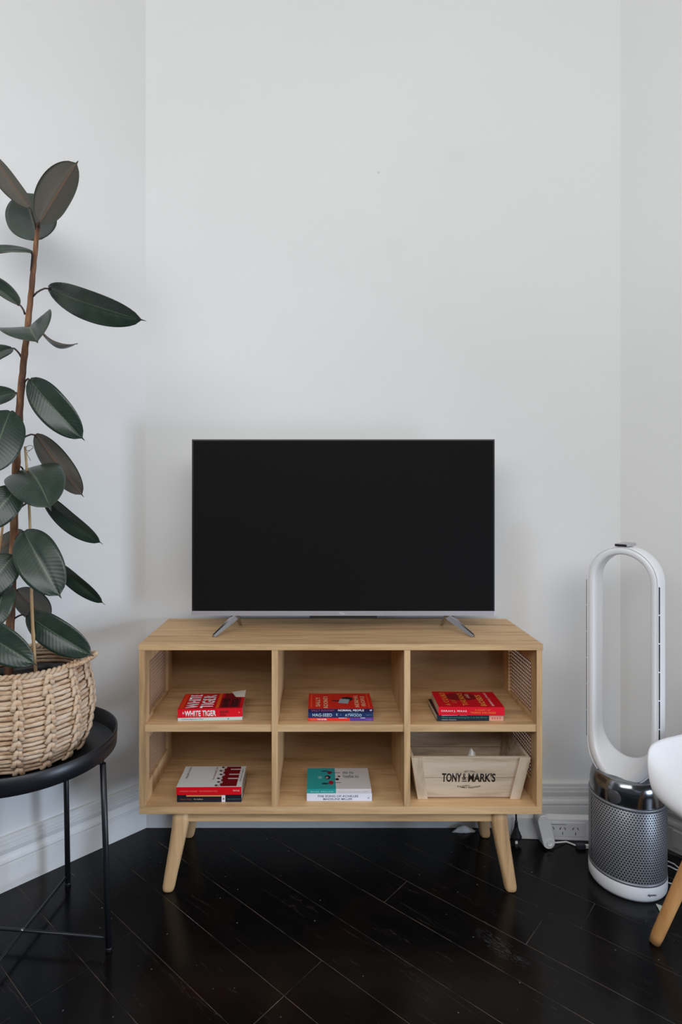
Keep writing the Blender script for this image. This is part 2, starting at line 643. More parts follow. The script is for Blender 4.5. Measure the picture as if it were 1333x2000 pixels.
EL = CL + DL * 1.75
ER = CR + DR * 1.75
wall('wall_back', CL, CR)
wall('wall_left', CL, EL)
wall('wall_right', CR, ER)
m = MB()
m.box(-3.0, 3.4, -2.6, 2.3, HT, HT + 0.1)
struct(m.build('ceiling', M_ceil))

# baseboards: moulded profile (depth from wall, height)
PROF = [(0.0, 0.0), (0.020, 0.0), (0.020, 0.076), (0.0165, 0.077), (0.0165, 0.0795), (0.019, 0.0805), (0.0205, 0.086),
        (0.0190, 0.094), (0.0150, 0.101), (0.0135, 0.108), (0.0150, 0.114), (0.0175, 0.124), (0.0172, 0.129), (0.0135, 0.130), (0.0135, 0.133),
        (0.0165, 0.134), (0.0165, 0.141), (0.0125, 0.1425), (0.0125, 0.145), (0.0150, 0.147), (0.0145, 0.155), (0.010, 0.1585), (0.0, 0.159)]


def baseboard(name, a, b, na, nb_):
    """na, nb_: mitre offset directions at both ends (per metre of depth)"""
    m = MB()
    P = []
    for p, nn_ in ((a, na), (b, nb_)):
        P.append([(p.x + nn_.x * d, p.y + nn_.y * d, z) for d, z in PROF])
    V0 = [m.bm.verts.new(p) for p in P[0]]
    V1 = [m.bm.verts.new(p) for p in P[1]]
    for i in range(len(PROF) - 1):
        m.bm.faces.new((V0[i], V0[i + 1], V1[i + 1], V1[i]))
    m.bm.faces.new(V0)
    m.bm.faces.new(V1[::-1])
    return struct(m.build(name, M_trim))


NB = Vector((0, -1))
NL = Vector((0.7071, -0.7071))
NR = Vector((-0.7877, -0.616))


def mitre(n1, n2):
    s = (n1 + n2).normalized()
    return s / s.dot(n1)


baseboard('baseboard_back', CL, CR, mitre(NB, NL), mitre(NB, NR))
baseboard('baseboard_left', CL, EL, mitre(NB, NL), NL)
baseboard('baseboard_right', CR, ER, mitre(NB, NR), NR)

# floor: slab, joint filler, planks as parts
m = MB()
m.box(-3.0, 3.4, -2.6, 2.2, -0.06, -0.012)
floor = struct(m.build('floor', mat('floor_slab', (0.01, 0.01, 0.01, 1), 0.5)))


def clip(poly, p, nrm):
    out = []
    for i in range(len(poly)):
        a, b = poly[i], poly[(i + 1) % len(poly)]
        da, db = (a - p).dot(nrm), (b - p).dot(nrm)
        if da >= 0:
            out.append(a)
        if da * db < 0:
            out.append(a + (b - a) * (da / (da - db)))
    return out


def clip_room(poly):
    for p, nn_ in ((CL, NL), (CR, NR), (CL, NB), (Vector((0, 0.55)), Vector((0, 1)))):
        if len(poly) < 3:
            return poly
        poly = clip(poly, p, nn_)
    return poly


ux = Vector((math.cos(th), math.sin(th)))
uy = Vector((-math.sin(th), math.cos(th)))
joint = MB()
pl = clip_room([Vector(q) for q in ((-2.2, 0.5), (2.6, 0.5), (2.6, 2.1), (-2.2, 2.1))])
vsl = [joint.bm.verts.new((p.x, p.y, -0.0007)) for p in pl]
joint.bm.faces.new(vsl)
r_ = bmesh.ops.extrude_face_region(joint.bm, geom=joint.bm.faces[:])
for g in r_['geom']:
    if isinstance(g, bmesh.types.BMVert):
        g.co.z = -0.012
joint.build('joint_filler', M_joint, floor)
rows = [0.2785, 0.4150, 0.5505, 0.695, 0.831, 0.9655, 1.1025, 1.2425, 1.378, 1.5, 1.656, 1.782, 1.918, 2.055, 2.19]
rows = [-0.9505 + 0.1365 * i for i in range(9)] + rows
offs = {0.695: -1.423, 0.831: -0.971, 0.9655: -0.971, 1.378: -0.972, 1.5: -0.60, 1.656: -0.509}
random.seed(4)
for a, b in zip(rows, rows[1:]):
    base_o = offs.get(a, 0.35 + 0.2 * random.random())
    for kk in range(-4, 5):
        x0 = base_o + kk * 1.9
        x1 = x0 + 1.9
        g = 0.0010
        poly = [ux * x0 + uy * a, ux * x1 + uy * a, ux * x1 + uy * b, ux * x0 + uy * b]
        cx = sum(poly, Vector((0, 0))) / 4
        poly = [ux * (x0 + g) + uy * (a + g), ux * (x1 - g) + uy * (a + g), ux * (x1 - g) + uy * (b - g), ux * (x0 + g) + uy * (b - g)]
        poly = clip_room(poly)
        if len(poly) < 3:
            continue
        area_ = abs(sum(poly[i].x * poly[(i + 1) % len(poly)].y - poly[(i + 1) % len(poly)].x * poly[i].y for i in range(len(poly)))) / 2
        if area_ < 0.0008:
            continue
        dz = random.uniform(-0.0004, 0.0)
        tx, ty = random.uniform(-.0012, .0012), random.uniform(-.0012, .0012)
        m = MB()
        zz = lambda p: dz + (p - cx).dot(ux) * tx * 0.3 + (p - cx).dot(uy) * ty
        top = [m.bm.verts.new((p.x, p.y, zz(p))) for p in poly]
        bot = [m.bm.verts.new((p.x, p.y, -0.011)) for p in poly]
        m.bm.faces.new(top)
        for i in range(len(poly)):
            j = (i + 1) % len(poly)
            m.bm.faces.new((top[i], bot[i], bot[j], top[j]))
        m.build('plank', M_plank, floor)

# ------------------------------------------------------------------ television console
X0, X1 = -0.5405, 0.6590
YF, YB = 1.700, 2.036
IL, IR = -0.522, 0.6405
DV = [(-0.1457, -0.1275), (0.2474, 0.2656)]
con = thing('tv_console', 'light oak television console with six open cubes, cane sides and splayed legs', 'cabinet', (0.0593, 1.868, 0))
RC = rel(con)


def part(name, m, mt, parent=con, M=RC, **k):
    return m.build(name, mt, parent, M, **k)


part('top_panel', MB().box(X0, X1, YF - 0.002, YB, 0.7305, 0.748, 0.0008), M_oak)
part('bottom_panel', MB().box(X0 + 0.002, X1 - 0.003, YF, YB, 0.244, 0.2655, 0.0008), M_oak)
for a, b in DV:
    part('divider', MB().box(a, b, YF, 2.012, 0.2655, 0.7305, 0.0006), M_oakz)
for a, b in ((IL, DV[0][0]), (DV[0][1], DV[1][0]), (DV[1][1], IR)):
    part('shelf', MB().box(a, b, YF + 0.003, 2.012, 0.487, 0.508, 0.0006), M_oak)
part('back_panel', MB().box(IL, IR, 2.012, 2.020, 0.2655, 0.7305), M_oakback)
C0, C1 = 1.745, 1.958
for xa, xb in ((X0 + 0.001, IL), (IR, X1 - 0.002)):
    sf = MB()
    sf.box(xa, xb, YF, C0, 0.2655, 0.7305, 0.0006)
    sf.box(xa, xb, C1, YB - 0.001, 0.2655, 0.7305, 0.0006)
    for z0, z1 in ((0.2655, 0.322), (0.452, 0.5200), (0.684, 0.7305)):
        sf.box(xa, xb, C0, C1, z0, z1)
    sfo = part('side_frame', sf, M_oakz)
    for z0, z1 in ((0.322, 0.452), (0.520, 0.684)):
        cw = MB()
        xm = (xa + xb) / 2
        p_ = 0.0118
        t_ = 0.0015
        hy, hz = C1 - C0, z1 - z0
        i = 0
        while i * p_ <= hz:
            for dz in (-0.0012, 0.0012):
                cw.box(xm - 0.0006, xm + 0.0003, C0 - 0.002, C1 + 0.002, z0 + i * p_ + dz - t_ / 2, z0 + i * p_ + dz + t_ / 2)
            i += 1
        i = 0
        while i * p_ <= hy:
            for dy in (-0.0012, 0.0012):
                cw.box(xm - 0.0003, xm + 0.0006, C0 + i * p_ + dy - t_ / 2, C0 + i * p_ + dy + t_ / 2, z0 - 0.002, z1 + 0.002)
            i += 1
        for sgn in (1, -1):
            k = -int(hz / p_) - 1.5
            while k * p_ < hy:
                s0 = max(0.0, -k * p_)
                s1 = min(hz, hy - k * p_)
                if s1 > s0 + 0.002:
                    ya, yb_ = C0 + k * p_ + s0, C0 + k * p_ + s1
                    top_ = z0 + p_ * round(hz / p_)
                    za, zb = (z0 + s0, z0 + s1) if sgn > 0 else (top_ - s0, top_ - s1)
                    d = Vector((0, yb_ - ya, zb - za)).normalized()
                    n_ = Vector((0, -d.z, d.y)) * 0.0010
                    xo = 0.0009 * sgn
                    A = [Vector((xm + xo + e, ya, za)) + n_ * q for e, q in ((-0.0003, -1), (0.0003, -1), (0.0003, 1), (-0.0003, 1))]
                    B = [Vector((xm + xo + e, yb_, zb)) + n_ * q for e, q in ((-0.0003, -1), (0.0003, -1), (0.0003, 1), (-0.0003, 1))]
                    cw.hexa(A, B)
                k += 1
        cwo = part('cane_webbing', cw, M_cane)
        cwo['kind'] = 'stuff'
part('rail', MB().box(-0.402, 0.520, 1.732, 1.752, 0.204, 0.244, 0.001), M_oak)
part('rail', MB().box(-0.402, 0.520, 1.978, 1.996, 0.204, 0.244, 0.001), M_oak)
for xs in (-0.418, 0.100):
    pass


def leg(xt, xb, yt, yb):
    m = MB()
    prof = [(0.244, 0.0, .0236), (0.206, 0.02, .0248), (0.185, .08, .0244), (0.12, .40, .0220), (0.05, .78, .0195), (0.014, .96, .0185), (0.004, .99, .0165), (0.0, 1.0, .0135)]
    rings = []
    for z, t, r in prof:
        cx, cy = xt + (xb - xt) * t, yt + (yb - yt) * t
        ring = []
        for k in range(20):
            a = 2 * math.pi * k / 20
            ca, sa = math.cos(a), math.sin(a)
            q = 0.72
            ring.append(m.bm.verts.new((cx + r * math.copysign(abs(ca) ** q, ca), cy + r * 0.9 * math.copysign(abs(sa) ** q, sa), z)))
        rings.append(ring)
    for a_, b_ in zip(rings, rings[1:]):
        for k in range(20):
            m.bm.faces.new((a_[k], a_[(k + 1) % 20], b_[(k + 1) % 20], b_[k])).smooth = True
    m.bm.faces.new(rings[0])
    m.bm.faces.new(rings[-1][::-1])
    part('leg', m, M_oakz)


for xt, xb in ((-0.424, -0.459), (0.540, 0.572)):
    leg(xt, xb, 1.742, 1.728)
    leg(xt, xb, 1.985, 1.997)

# ------------------------------------------------------------------ television
TX0, TX1, TY = -0.4075, 0.5500, 1.853
TXc = (at(375, 1000, TY).x + at(967, 1000, TY).x) / 2
TX0, TX1 = at(375, 1000, TY).x, at(967, 1000, TY).x
TZ0, TZ1 = at(600, 1202, TY).z, at(600, 858, TY).z
tv = thing('television', 'flat black television with silver lower bezel standing on the oak console', 'television', (TXc, TY + 0.02, 0.748))
RT = rel(tv)
pt = lambda name, m, mt, **k: m.build(name, mt, tv, RT, **k)
m = MB()
m.box(TX0, TX1, TY, TY + 0.022, TZ0, TZ1, 0.0015)
pt('panel_frame', m, M_tvplastic)
edge = MB()
edge.box(TX0 - 0.0012, TX0 + 0.0004, TY + 0.004, TY + 0.020, TZ0, TZ1 + 0.001)
edge.box(TX1 - 0.0004, TX1 + 0.0012, TY + 0.004, TY + 0.020, TZ0, TZ1 + 0.001)
edge.box(TX0, TX1, TY + 0.004, TY + 0.020, TZ1 - 0.0004, TZ1 + 0.001)
pt('metal_edge', edge, M_silver)
pt('screen', MB().box(TX0 + 0.005, TX1 - 0.005, TY - 0.0012, TY + 0.001, TZ0 + 0.0152, TZ1 - 0.005), M_screen)
pt('lower_bezel', MB().box(TX0 + 0.001, TX1 - 0.001, TY - 0.0035, TY + 0.010, TZ0 - 0.0004, TZ0 + 0.0145, 0.001), M_silver)
pt('back_housing', MB().box(TX0 + 0.12, TX1 - 0.12, TY + 0.021, TY + 0.062, TZ0 + 0.02, TZ1 - 0.17, 0.012), M_tvplastic)
sxa, sxb = at(605, 1205, TY).x, at(737, 1205, TY).x
pt('sensor_box', MB().box(sxa, sxb, TY + 0.0, TY + 0.020, TZ0 - 0.0095, TZ0 + 0.001, 0.001), M_dark)
text('TCL', 0.019, 0.0055, ink(235, 235, 238), tv, RT @ frame((at(662, 1200, TY).x, TY - 0.0038, TZ0 + 0.0045), (1, 0, 0), (0, 0, 1)), 'logo_lettering', 0.01, 0.0002)
for sgn, tip, root in ((-1, at(417, 1245.5, 1.777), at(463, 1203, TY + 0.012)), (1, at(926, 1245.5, 1.777), at(874, 1203, TY + 0.012))):
    m = MB()
    tp = Vector((tip.x, tip.y, 0.7486))
    rt = Vector((root.x, TY + 0.014, TZ0 + 0.002))
    for (P0, P1, w0, w1) in ((rt, tp, 0.012, 0.0060), (rt, Vector((rt.x - sgn * 0.004, 1.930, 0.7486)), 0.009, 0.005)):
        d = (P1 - P0).normalized()
        sd = d.cross(Vector((0, 0, 1))).normalized()
        up = sd.cross(d)
        A = [P0 + sd * a * w0 + up * b for a, b in ((-1, -0.011), (1, -0.011), (.55, 0.006), (-.55, 0.006))]
        Q = P1 + Vector((0, 0, 0.0))
        B = [Q + Vector((sd.x * a * w1, sd.y * a * w1, b)) for a, b in ((-1, 0.0), (1, 0.0), (.55, 0.008), (-.55, 0.008))]
        m.hexa(A, B)
    pt('foot', m, M_chrome)

# ------------------------------------------------------------------ books


def book(name, label, loc, rz, L, D, T, cover, spine=None, group=None, pages=True):
    b = thing(name, label, 'book', loc, rz, group)
    t = 0.0007
    c = MB()
    c.box(0, L, 0, D, 0, t)
    c.box(0, L, 0, D, T - t, T)
    c.box(0, L, -0.0006, t, 0, T, 0.0005)
    c.build('cover', [cover], b)
    MB().box(0.0012, L - 0.0012, t, D - 0.0012, t, T - t).build('page_block', M_pages, b)
    if spine:
        MB().box(0.0, L, -0.0010, 0.0, 0.0003, T - 0.0003).build('spine_panel', spine, b)
    return b


def spn(b, name, x0, x1, z0, z1, m, d=0.0013):
    MB().box(x0, x1, -d, 0, z0, z1).build(name, m, b)


def cov(b, name, T, x0, x1, y0, y1, m, h=0.0003):
    return MB().box(x0, x1, y0, y1, T - 0.0001, T + h).build(name, m, b)


def stext(b, body, x, z, w_, h_, m, bold=0.02, d=0.0012):
    text(body, w_, h_, m, b, frame((x, -d, z), (1, 0, 0), (0, 0, 1)), 'spine_lettering', bold)


def ctext(b, body, T, x, y, len_y, height_x, m, bold=0.02, h=0.0003):
    """text running away from the spine, head of the letters to the left; x is the baseline"""
    text(body, len_y, height_x, m, b, frame((x, y, T + h), (0, 1, 0), (-1, 0, 0)), 'cover_lettering', bold)


def kz(px, py, z):
    """point seen at pixel on the horizontal plane z"""
    lo, hi = 0.5, 3.0
    for _ in range(40):
        mid = (lo + hi) / 2
        if at(px, py, mid).z > z:
            lo = mid
        else:
            hi = mid
    return at(px, py, lo)


ZS, ZB = 0.508, 0.2655
# --- upper left stack
p = kz(347.8, 1408.6, ZS)
rz = R(3.0)
b = book('paperback_book', 'thin pale paperback lying under the red WHITE TIGER book', (p.x, p.y, ZS), rz, 0.193, 0.128, 0.0098, ink(222, 226, 220), ink(200, 214, 208))
stext(b, 'Unlocking Happiness at Work', 0.010, 0.0033, 0.066, 0.0038, ink(70, 90, 95), 0.0)
spn(b, 'publisher_mark', 0.149, 0.153, 0.003, 0.0068, ink(90, 160, 170))
T = 0.0262
b = book('paperback_book', 'thick red paperback titled THE WHITE TIGER on upper left shelf', (p.x - 0.0006, p.y, ZS + 0.0101), rz, 0.194, 0.128, T, ink(206, 18, 30), ink(222, 14, 34))
stext(b, 'the', 0.014, 0.0105, 0.005, 0.008, ink(238, 232, 232), 0.03)
stext(b, 'WHITE TIGER', 0.0205, 0.0035, 0.094, 0.0175, ink(240, 236, 236), 0.03)
stext(b, 'ARAVIND\nADIGA', 0.126, 0.0035, 0.027, 0.0165, ink(110, 10, 20), 0.02)
spn(b, 'publisher_mark', 0.182, 0.186, 0.011, 0.015, ink(240, 120, 90))
MB().box(0.003, 0.016, 0.004, 0.124, T - 0.0001, T + 0.0002).build('cover_band', ink(222, 60, 24), b)
MB().box(0.112, 0.121, 0.004, 0.124, T - 0.0001, T + 0.0002).build('cover_band', ink(226, 96, 30), b)
ctext(b, 'WHITE', T, 0.058, 0.006, 0.116, 0.037, ink(236, 222, 226), 0.03)
ctext(b, 'TIGER', T, 0.104, 0.006, 0.110, 0.040, ink(236, 222, 226), 0.03)
MB().box(0.124, 0.184, 0.006, 0.088, T - 0.0001, T + 0.0002).build('author_panel', ink(118, 14, 26), b)
ctext(b, 'ARAVIND', T, 0.150, 0.008, 0.074, 0.020, ink(28, 12, 16), 0.03)
ctext(b, 'ADIGA', T, 0.177, 0.008, 0.070, 0.020, ink(28, 12, 16), 0.03)
MB().box(0.130, 0.168, 0.088, 0.126, T - 0.0001, T + 0.0002).build('cover_band', ink(120, 16, 24), b)
# lifted page corner
m = MB()
m.hexa([(0.165, 0.094, T + 0.0002), (0.194, 0.092, T + 0.0002), (0.195, 0.126, T + 0.010), (0.150, 0.127, T + 0.004)],
       [(0.165, 0.094, T + 0.0008), (0.194, 0.092, T + 0.0008), (0.195, 0.126, T + 0.0106), (0.150, 0.127, T + 0.0046)])
m.build('turned_corner', ink(205, 200, 186), b)

# --- upper middle stack
p = kz(602.3, 1408.4, ZS)
rz = R(0.4)
T = 0.0102
b = book('paperback_book', 'thin paperback with red and purple spine at bottom of middle stack', (p.x, p.y, ZS), rz, 0.197, 0.129, T, ink(80, 50, 120), ink(228, 52, 40))
spn(b, 'spine_band', 0.126, 0.1965, 0.0006, T - 0.0006, ink(88, 62, 150), 0.0011)
stext(b, 'INTO', 0.007, 0.003, 0.016, 0.0045, ink(240, 150, 110), 0.0)
stext(b, 'THE RIVER', 0.025, 0.003, 0.031, 0.0045, ink(240, 236, 232), 0.02)
for x0, x1 in ((0.092, 0.110), (0.112, 0.117), (0.158, 0.172)):
    spn(b, 'spine_mark', x0, x1, T - 0.0016, T - 0.0002, ink(235, 230, 235), 0.0012)
stext(b, 'vintage', 0.174, 0.0030, 0.018, 0.0022, ink(190, 170, 220), 0.0)
T2 = 0.0155
b = book('paperback_book', 'navy paperback titled HAG-SEED in middle of the upper stack', (p.x + 0.0006, p.y + 0.0005, ZS + T + 0.0003), rz, 0.1955, 0.128, T2, ink(14, 30, 66), ink(26, 52, 96))
stext(b, 'HAG-SEED', 0.0125, 0.0030, 0.059, 0.0095, ink(196, 214, 226), 0.015)
stext(b, 'K', 0.084, 0.0045, 0.0055, 0.008, ink(190, 205, 220), 0.01)
spn(b, 'spine_mark', 0.0965, 0.0985, 0.0072, 0.0088, ink(180, 195, 210), 0.0013)
stext(b, 'MARGARET', 0.121, 0.0118, 0.029, 0.0024, ink(120, 175, 205), 0.0)
stext(b, 'ATWOOD', 0.110, 0.0028, 0.051, 0.0080, ink(190, 210, 226), 0.015)
stext(b, 'hogarth', 0.174, 0.0065, 0.017, 0.0022, ink(150, 175, 205), 0.0)
T3 = 0.0112
b = book('paperback_book', 'red covered paperback NORMAL PEOPLE with navy spine, topmost of middle stack', (p.x + 0.0002, p.y, ZS + T + T2 + 0.0006), rz, 0.197, 0.129, T3, ink(206, 42, 28), ink(30, 28, 72))
stext(b, 'SALLY ROONEY', 0.0095, 0.0032, 0.070, 0.0052, ink(168, 66, 106), 0.01)
stext(b, 'NORMAL PEOPLE', 0.090, 0.0030, 0.078, 0.0060, ink(236, 236, 240), 0.02)
stext(b, 'ff', 0.185, 0.0035, 0.008, 0.0048, ink(225, 225, 235), 0.02)
cov(b, 'cover_line', T3, 0.008, 0.0105, 0.010, 0.121, ink(240, 96, 52), 0.0002)
cov(b, 'cover_line', T3, 0.184, 0.1865, 0.010, 0.121, ink(240, 96, 52), 0.0002)
ctext(b, 'SALLY', T3, 0.036, 0.018, 0.078, 0.014, ink(226, 178, 140), 0.015)
ctext(b, 'ROONEY', T3, 0.060, 0.006, 0.100, 0.014, ink(226, 178, 140), 0.015)
ctext(b, 'NORMAL', T3, 0.156, 0.012, 0.100, 0.014, ink(226, 178, 140), 0.015)
ctext(b, 'PEOPLE', T3, 0.176, 0.020, 0.086, 0.013, ink(226, 178, 140), 0.015)
m = MB()
m.lathe([(0.0, 0.0), (0.020, 0.0), (0.020, 0.0002)], (0, 0, 0), 20, cap1=True)
m.build('tin_outline', ink(34, 30, 34), b, Matrix.Translation((0.120, 0.078, T3 + 0.0001)) @ Matrix.Rotation(R(30), 4, 'Z') @ Matrix.Diagonal((1.0, 0.9, 1, 1)))
m = MB()
m.box(-0.015, 0.015, -0.024, 0.012, 0, 0.0002)
m.build('tin_picture', ink(150, 165, 172), b, Matrix.Translation((0.112, 0.066, T3 + 0.0003)) @ Matrix.Rotation(R(-12), 4, 'Z'))
m = MB()
m.box(-0.013, 0.013, -0.004, 0.004, 0, 0.0002)
m.build('figure_picture', ink(60, 30, 32), b, Matrix.Translation((0.086, 0.064, T3 + 0.0002)) @ Matrix.Rotation(R(-12), 4, 'Z'))

# --- upper right stack
p = kz(854.0, 1408.6, ZS)
T = 0.0185
b = book('paperback_book', 'dark navy paperback with pink spine end under the red ROSES book', (p.x, p.y, ZS), R(0.8), 0.202, 0.132, T, ink(24, 26, 40), ink(26, 38, 52))
spn(b, 'spine_band', 0.158, 0.2015, 0.0006, T - 0.0012, ink(222, 160, 138), 0.0012)
stext(b, 'What you are looking for is in the library', 0.014, 0.0078, 0.138, 0.0062, ink(58, 150, 122), 0.0)
stext(b, 'Michiko Aoyama', 0.014, 0.0025, 0.044, 0.0036, ink(205, 205, 205), 0.0)
for x0 in (0.166, 0.173, 0.181, 0.189):
    spn(b, 'spine_mark', x0, x0 + 0.004, 0.005, 0.012, ink(200, 110, 96), 0.0014)
spn(b, 'paper_edge', 0.014, 0.062, T - 0.0016, T - 0.0002, ink(196, 180, 186), 0.0014)
spn(b, 'paper_edge', 0.068, 0.090, T - 0.0016, T - 0.0002, ink(196, 180, 186), 0.0014)
T2 = 0.0255
p2 = (p.x + 0.0050, p.y - 0.001, ZS + T + 0.0003)
b = book('paperback_book', 'thick red paperback A COURT OF THORNS AND ROSES, top of right stack', p2, R(-1.2), 0.197, 0.130, T2, ink(200, 8, 30), ink(226, 14, 38))
stext(b, 'SARAH J. MAAS', 0.007, 0.0085, 0.077, 0.0072, ink(244, 214, 210), 0.02)
stext(b, 'A COURT OF', 0.108, 0.0135, 0.047, 0.0052, ink(240, 120, 40), 0.015)
stext(b, 'THORNS AND ROSES', 0.094, 0.0055, 0.077, 0.0056, ink(244, 130, 40), 0.015)
GOLD = ink(206, 120, 40)
m = MB()
m.lathe([(0.0, 0), (1.0, 0), (1.0, 0.0002)], (0, 0, 0), 24, cap1=True)
m.build('wolf_picture', ink(124, 14, 26), b, Matrix.Translation((0.085, 0.085, T2 + 0.00005)) @ Matrix.Diagonal((0.050, 0.034, 1, 1)))
ctext(b, 'A COURT', T2, 0.040, 0.010, 0.112, 0.018, GOLD, 0.02)
ctext(b, 'OF', T2, 0.062, 0.030, 0.030, 0.015, ink(190, 90, 40), 0.02)
ctext(b, 'THORNS', T2, 0.094, 0.012, 0.104, 0.018, GOLD, 0.02)
ctext(b, 'AND', T2, 0.112, 0.072, 0.036, 0.012, ink(206, 150, 130), 0.01)
ctext(b, 'ROSES', T2, 0.148, 0.010, 0.090, 0.018, ink(216, 150, 70), 0.02)
ctext(b, 'SARAH J. MAAS', T2, 0.172, 0.008, 0.112, 0.010, ink(236, 190, 180), 0.015)

# --- lower left stack
p = kz(346.0, 1566.6, ZB)
T = 0.0215
b = book('paperback_book', 'black spined paperback with small white label under the red spined book', (p.x, p.y, ZB), R(0.3), 0.194, 0.128, T, ink(24, 26, 34), ink(20, 26, 38))
spn(b, 'spine_band', 0.028, 0.138, T - 0.0042, T - 0.0004, ink(226, 150, 90), 0.0012)
spn(b, 'spine_label', 0.1345, 0.1455, 0.0006, T - 0.0004, ink(226, 220, 224), 0.0014)
spn(b, 'penguin_mark', 0.1385, 0.1420, 0.008, 0.0125, ink(60, 60, 90), 0.0016)
stext(b, 'Donna Tartt', 0.010, 0.0078, 0.034, 0.0028, ink(200, 90, 60), 0.0)
stext(b, 'The Goldfinch', 0.050, 0.0078, 0.028, 0.0030, ink(215, 200, 160), 0.0)
stext(b, 'winner of the prize for fiction', 0.151, 0.0082, 0.040, 0.0024, ink(120, 150, 200), 0.0)
T2 = 0.0240
b = book('paperback_book', 'white paperback with dark red cover picture and bright red spine, lower left cube', (p.x - 0.002, p.y - 0.0005, ZB + T + 0.0003), R(0.6), 0.1955, 0.128, T2, ink(214, 214, 210), ink(214, 6, 22))
stext(b, 'MARGARET ATWOOD', 0.011, 0.0095, 0.052, 0.0038, ink(240, 120, 120), 0.0)
stext(b, "THE HANDMAID'S TALE", 0.068, 0.0095, 0.056, 0.0040, ink(242, 120, 120), 0.0)
stext(b, 'VINTAGE', 0.170, 0.0100, 0.020, 0.0048, ink(244, 190, 180), 0.01)
cov(b, 'photo_panel', T2, 0.128, 0.180, 0.003, 0.125, ink(116, 12, 22), 0.0002)
for y0 in (0.046, 0.072, 0.104):
    cov(b, 'white_figure', T2, 0.148, 0.182, y0, y0 + 0.006, ink(206, 188, 186), 0.0004)
for i, y0 in enumerate((0.002, 0.022, 0.044, 0.068, 0.092, 0.114)):
    m = MB()
    m.lathe([(0.0, 0), (0.0075, 0), (0.0075, 0.0003)], (0, 0, 0), 14, cap1=True)
    m.build('white_bonnet', ink(190, 176, 176), b, Matrix.Translation((0.124 + 0.004 * (i % 2), y0 + 0.004, T2 + 0.0001)))
    m = MB()
    m.lathe([(0.0, 0), (0.0045, 0), (0.0045, 0.0002)], (0, 0, 0), 12, cap1=True)
    m.build('dark_ring', ink(70, 40, 46), b, Matrix.Translation((0.118 + 0.004 * (i % 2), y0 + 0.006, T2 + 0.0004)))
ctext(b, "The Handmaid's Tale", T2, 0.106, 0.040, 0.082, 0.006, ink(130, 60, 70), 0.0)
ctext(b, 'MARGARET ATWOOD', T2, 0.022, 0.050, 0.072, 0.006, ink(90, 90, 96), 0.0)
ctext(b, 'VINTAGE CLASSICS', T2, 0.190, 0.030, 0.080, 0.004, ink(100, 90, 90), 0.0)

# --- lower middle stack
p = kz(599.6, 1564.4, ZB)
T = 0.0232
b = book('paperback_book', 'white spined paperback THE SONG OF ACHILLES at bottom of lower middle stack', (p.x, p.y, ZB), R(0.2), 0.197, 0.129, T, ink(206, 208, 216), ink(222, 224, 236))
stext(b, 'THE SONG OF ACHILLES', 0.032, 0.0120, 0.124, 0.0062, ink(92, 96, 120), 0.012)
stext(b, 'MADELINE MILLER', 0.050, 0.0035, 0.088, 0.0056, ink(92, 96, 120), 0.012)
stext(b, 'B', 0.185, 0.0070, 0.0042, 0.0052, ink(130, 130, 160), 0.0)
T2 = 0.0132
TEAL = ink(44, 152, 150)
b = book('paperback_book', 'teal and white covered paperback on top of the ACHILLES book', (p.x + 0.0002, p.y - 0.0004, ZB + T + 0.0004), R(0.4), 0.195, 0.128, T2, ink(208, 202, 198), ink(214, 208, 206))
cov(b, 'teal_panel', T2, 0.0, 0.088, 0.0, 0.1275, TEAL, 0.0003)
spn(b, 'teal_spine_panel', 0.0, 0.088, 0.0006, T2 + 0.0003, TEAL, 0.0012)
stext(b, 'Becky Albertalli', 0.012, 0.0028, 0.068, 0.0040, ink(170, 226, 220), 0.01)
stext(b, 'Simon vs. the agenda', 0.095, 0.0030, 0.068, 0.0030, ink(176, 170, 172), 0.0)
stext(b, 'penguin', 0.168, 0.0036, 0.020, 0.0028, ink(170, 160, 176), 0.0)
text('yes no\nmaybe so', 0.050, 0.046, ink(112, 124, 122), b, frame((0.112, 0.058, T2 + 0.0002), (1, 0, 0), (0, 1, 0)), 'cover_lettering', 0.01)


def blob(x, y, rx, ry, m_, nm, h=0.0006):
    m = MB()
    m.lathe([(0.0, 0), (1.0, 0), (1.0, 0.0003)], (0, 0, 0), 16, cap1=True)
    m.build(nm, m_, b, Matrix.Translation((x, y, T2 + h - 0.0003)) @ Matrix.Diagonal((rx, ry, 1, 1)))


blob(0.074, 0.036, 0.0075, 0.012, ink(150, 30, 42), 'cover_figure')
blob(0.056, 0.030, 0.0110, 0.005, ink(30, 60, 66), 'cover_figure')
blob(0.064, 0.068, 0.0090, 0.012, ink(28, 26, 32), 'cover_figure')
blob(0.062, 0.066, 0.0045, 0.006, ink(186, 150, 150), 'cover_figure', 0.0008)
blob(0.040, 0.068, 0.0065, 0.008, ink(130, 180, 178), 'cover_figure')
blob(0.071, 0.098, 0.0080, 0.009, ink(110, 34, 40), 'cover_figure')
blob(0.056, 0.108, 0.0120, 0.004, ink(26, 74, 80), 'cover_figure')
blob(0.094, 0.056, 0.0055, 0.006, ink(34, 22, 46), 'cover_figure')
blob(0.100, 0.074, 0.0045, 0.004, ink(90, 30, 60), 'cover_figure')
for y0, x0, x1 in ((0.035, 0.080, 0.104), (0.057, 0.082, 0.098), (0.096, 0.078, 0.104)):
    cov(b, 'cover_stroke', T2, x0, x1, y0, y0 + 0.002, ink(90, 70, 80), 0.0006)

# ------------------------------------------------------------------ wooden crate
cr0 = kz(915.5, 1559.5, ZB)
cx, cy = cr0.x, cr0.y
crate = thing('wooden_crate', "pale pine crate printed TONY & MARK'S in the lower right cube", 'crate', (cx, cy + 0.11, ZB))
RK = rel(crate)
HB, HTp = 0.1555, 0.1790            # half width bottom, top
ZC = ZB + 0.1375
SL = 0.026                          # outward lean of the front
DPB, DPT = 0.200, 0.236


